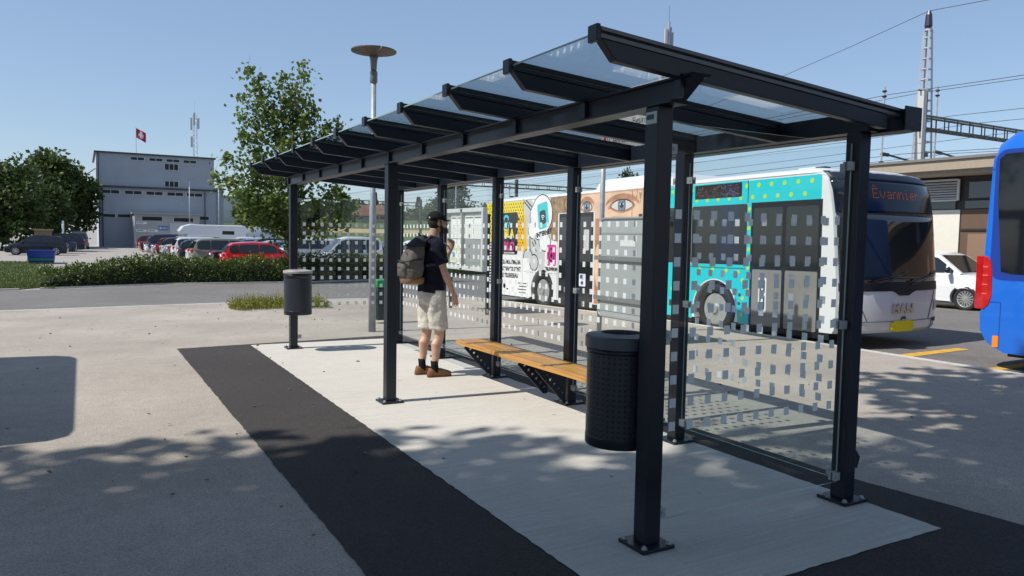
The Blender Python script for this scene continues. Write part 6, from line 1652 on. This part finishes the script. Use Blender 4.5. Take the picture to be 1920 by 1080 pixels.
q = MB(); q.tube([Vector((-.006,0,1.572)) + Vector((.066*math.cos(2*PI*k/20), .082*math.sin(2*PI*k/20), -.014*math.cos(2*PI*k/20))) for k in range(21)], .007, 6); obj('collar', q, TEE, te, True)
# shorts: wide legs, open at the hem, pleated by noise
S = MB()
limb(S, [((-.02,0,1.04), .128, .172), ((-.022,0,.98), .140, .186), ((-.02,0,.90), .145, .195), ((-.015,0,.84), .13, .19)], 24, 2.4)
for hip, kn in ((hipR, kneeR), (hipL, kneeL)):
    e = kn.lerp(hip, .14)
    limb(S, [(hip+Vector((-.01,0,.05)), .115, .098), (hip.lerp(kn, .3)+Vector((-.005, math.copysign(.006, hip.y), 0)), .122, .103), (hip.lerp(kn, .6)+Vector((0, math.copysign(.008, hip.y), 0)), .118, .103), (e, .118, .106), (e+Vector((0,0,-.02)), .119, .107)], 20, 2.3)
so_ = obj('shorts', S, SHORT, person); remesh(so_, .010, 3); wrinkle(so_, .015, 6.5, (1.2, 1.2, .8), 2); wrinkle(so_, .007, 15, (1,1,1.3), 7)
q = MB()
for t in range(2):
    c = hipR.lerp(kneeR, .2+.3*t); q.tube([(c.x-.02, c.y-.101-.012*t, c.z), (c.x+.03, c.y-.100-.012*t, c.z-.10)], .004, 5)
obj('seam', q, SHORT, so_, True)
# socks and moccasins
for k, (kn, an) in enumerate(((kneeR, ankR), (kneeL, ankL))):
    q = MB(); limb(q, [(an+Vector((-.004,0,.085)), .047, .043), (an+Vector((-.002,0,.04)), .045, .041), (an+Vector((.004,0,-.02)), .050, .043), (an+Vector((.03,0,-.05)), .052, .044)], 18); obj('sock', q, SOCK, person, True)
    q = MB(); zs = an.z
    limb(q, [(Vector((an.x-.085, an.y, .058)), .045, .020), (Vector((an.x-.075, an.y, .055)), .052, .036), (Vector((an.x-.03, an.y, .050)), .050, .041), (Vector((an.x+.04, an.y, .052)), .052, .044), (Vector((an.x+.10, an.y, .046)), .044, .050), (Vector((an.x+.16, an.y, .040)), .034, .047), (Vector((an.x+.20, an.y, .034)), .024, .032), (Vector((an.x+.212, an.y, .032)), .014, .014)], 16, 2.5)
    s1 = obj('shoe', q, LEATH, person, True)
    q = MB(); o = [(an.x-.092, .016), (an.x-.088, .03), (an.x-.06, .040), (an.x, .040), (an.x+.07, .046), (an.x+.12, .052), (an.x+.17, .046), (an.x+.21, .026), (an.x+.218, .0)]
    pts = [(x, an.y+y, 0) for x, y in o] + [(x, an.y-y, 0) for x, y in o[::-1]]
    q.prism(pts, (0, 0, .022)); obj('sole', q, SOLE, s1, False, .004, 2)
    q = MB(); q.tube([(an.x+.055, an.y-.035, .088), (an.x+.075, an.y, .098), (an.x+.055, an.y+.035, .088)], .005, 6); q.tube([(an.x+.085, an.y-.03, .082), (an.x+.10, an.y, .090), (an.x+.085, an.y+.03, .082)], .005, 6); obj('laces', q, SOLE, s1, True)

# backpack on his back
bp_ = thing('backpack', 'grey canvas backpack with tan leather base worn by the waiting man', 'backpack', (.925-.20, 4.95+.012, 1.10), -.06)
q = MB(); rs = []
for z, xb, xf, hw in ((-.015, -.10, .055, .13), (.03, -.15, .075, .165), (.12, -.165, .085, .175), (.24, -.14, .09, .170), (.36, -.085, .095, .155), (.44, -.02, .095, .13), (.48, .03, .09, .10)):
    c = Vector(((xb+xf)/2 - .02, 0, z)); rs.append(ering(c, (xf-xb)/2, hw, n=24, sq=3.0))
q.rings(rs); pk = obj('pack', q, CANVAS, bp_); remesh(pk, .011, 3); wrinkle(pk, .010, 9); wrinkle(pk, .003, 30)
q = MB(); rs = []
for z, xb, hw in ((.035, -.155, .10), (.06, -.195, .135), (.13, -.215, .145), (.19, -.195, .14), (.215, -.16, .12)): rs.append(ering(Vector((xb+.04, 0, z)), .05, hw, n=20, sq=2.6))
q.rings(rs); fp = obj('front_pocket', q, CANVAS, bp_); remesh(fp, .010, 2); wrinkle(fp, .006, 12)
q = MB(); rs = []
for z, g in ((-.035, .75), (-.02, .97), (.02, 1.03), (.045, 1.01)): rs.append(ering(Vector((-.047, 0, z)), .108*g+.012, .165*g, n=24, sq=3.0))
q.rings(rs); obj('leather_base', q, TANL, bp_, True)
q = MB(); rs = []
for z, xb, xf, hw in ((.385, -.105, .105, .150), (.43, -.055, .11, .142), (.475, .0, .105, .112), (.505, .03, .09, .06)): rs.append(ering(Vector(((xb+xf)/2-.015, 0, z)), (xf-xb)/2, hw, n=24, sq=2.8))
q.rings(rs); fl_ = obj('flap', q, CANVD, bp_, True)
q = MB(); q.tube([(-.19, -.15, .215), (-.205, -.07, .225), (-.208, 0, .228), (-.205, .07, .225), (-.19, .15, .215)], .009, 6); q.tube([(.02, -.168, .25), (-.10, -.172, .235), (-.19, -.15, .215)], .009, 6); obj('zip', q, BLACK, bp_, True)
q = MB(); q.tube([(-.22, -.08, .15), (-.225, -.03, .155), (-.225, .03, .155)], .006, 6); q.tube([(-.15, -.10, .30), (-.145, -.06, .36)], .006, 6); obj('leather_tab', q, TANL, bp_, True)
for s in (-1, 1):
    q = MB(); q.tube([(.06, s*.11, .44), (.13, s*.13, .505), (.205, s*.135, .480), (.275, s*.14, .40), (.30, s*.15, .31), (.27, s*.165, .235), (.19, s*.175, .20), (.06, s*.168, .18)], .017, 8); obj('shoulder_strap', q, CANVD, bp_, True)
q = MB(); q.tube([(.05, -.03, .49), (.03, -.02, .535), (.03, .02, .535), (.05, .03, .49)], .008, 6); obj('grab_loop', q, CANVD, bp_, True)
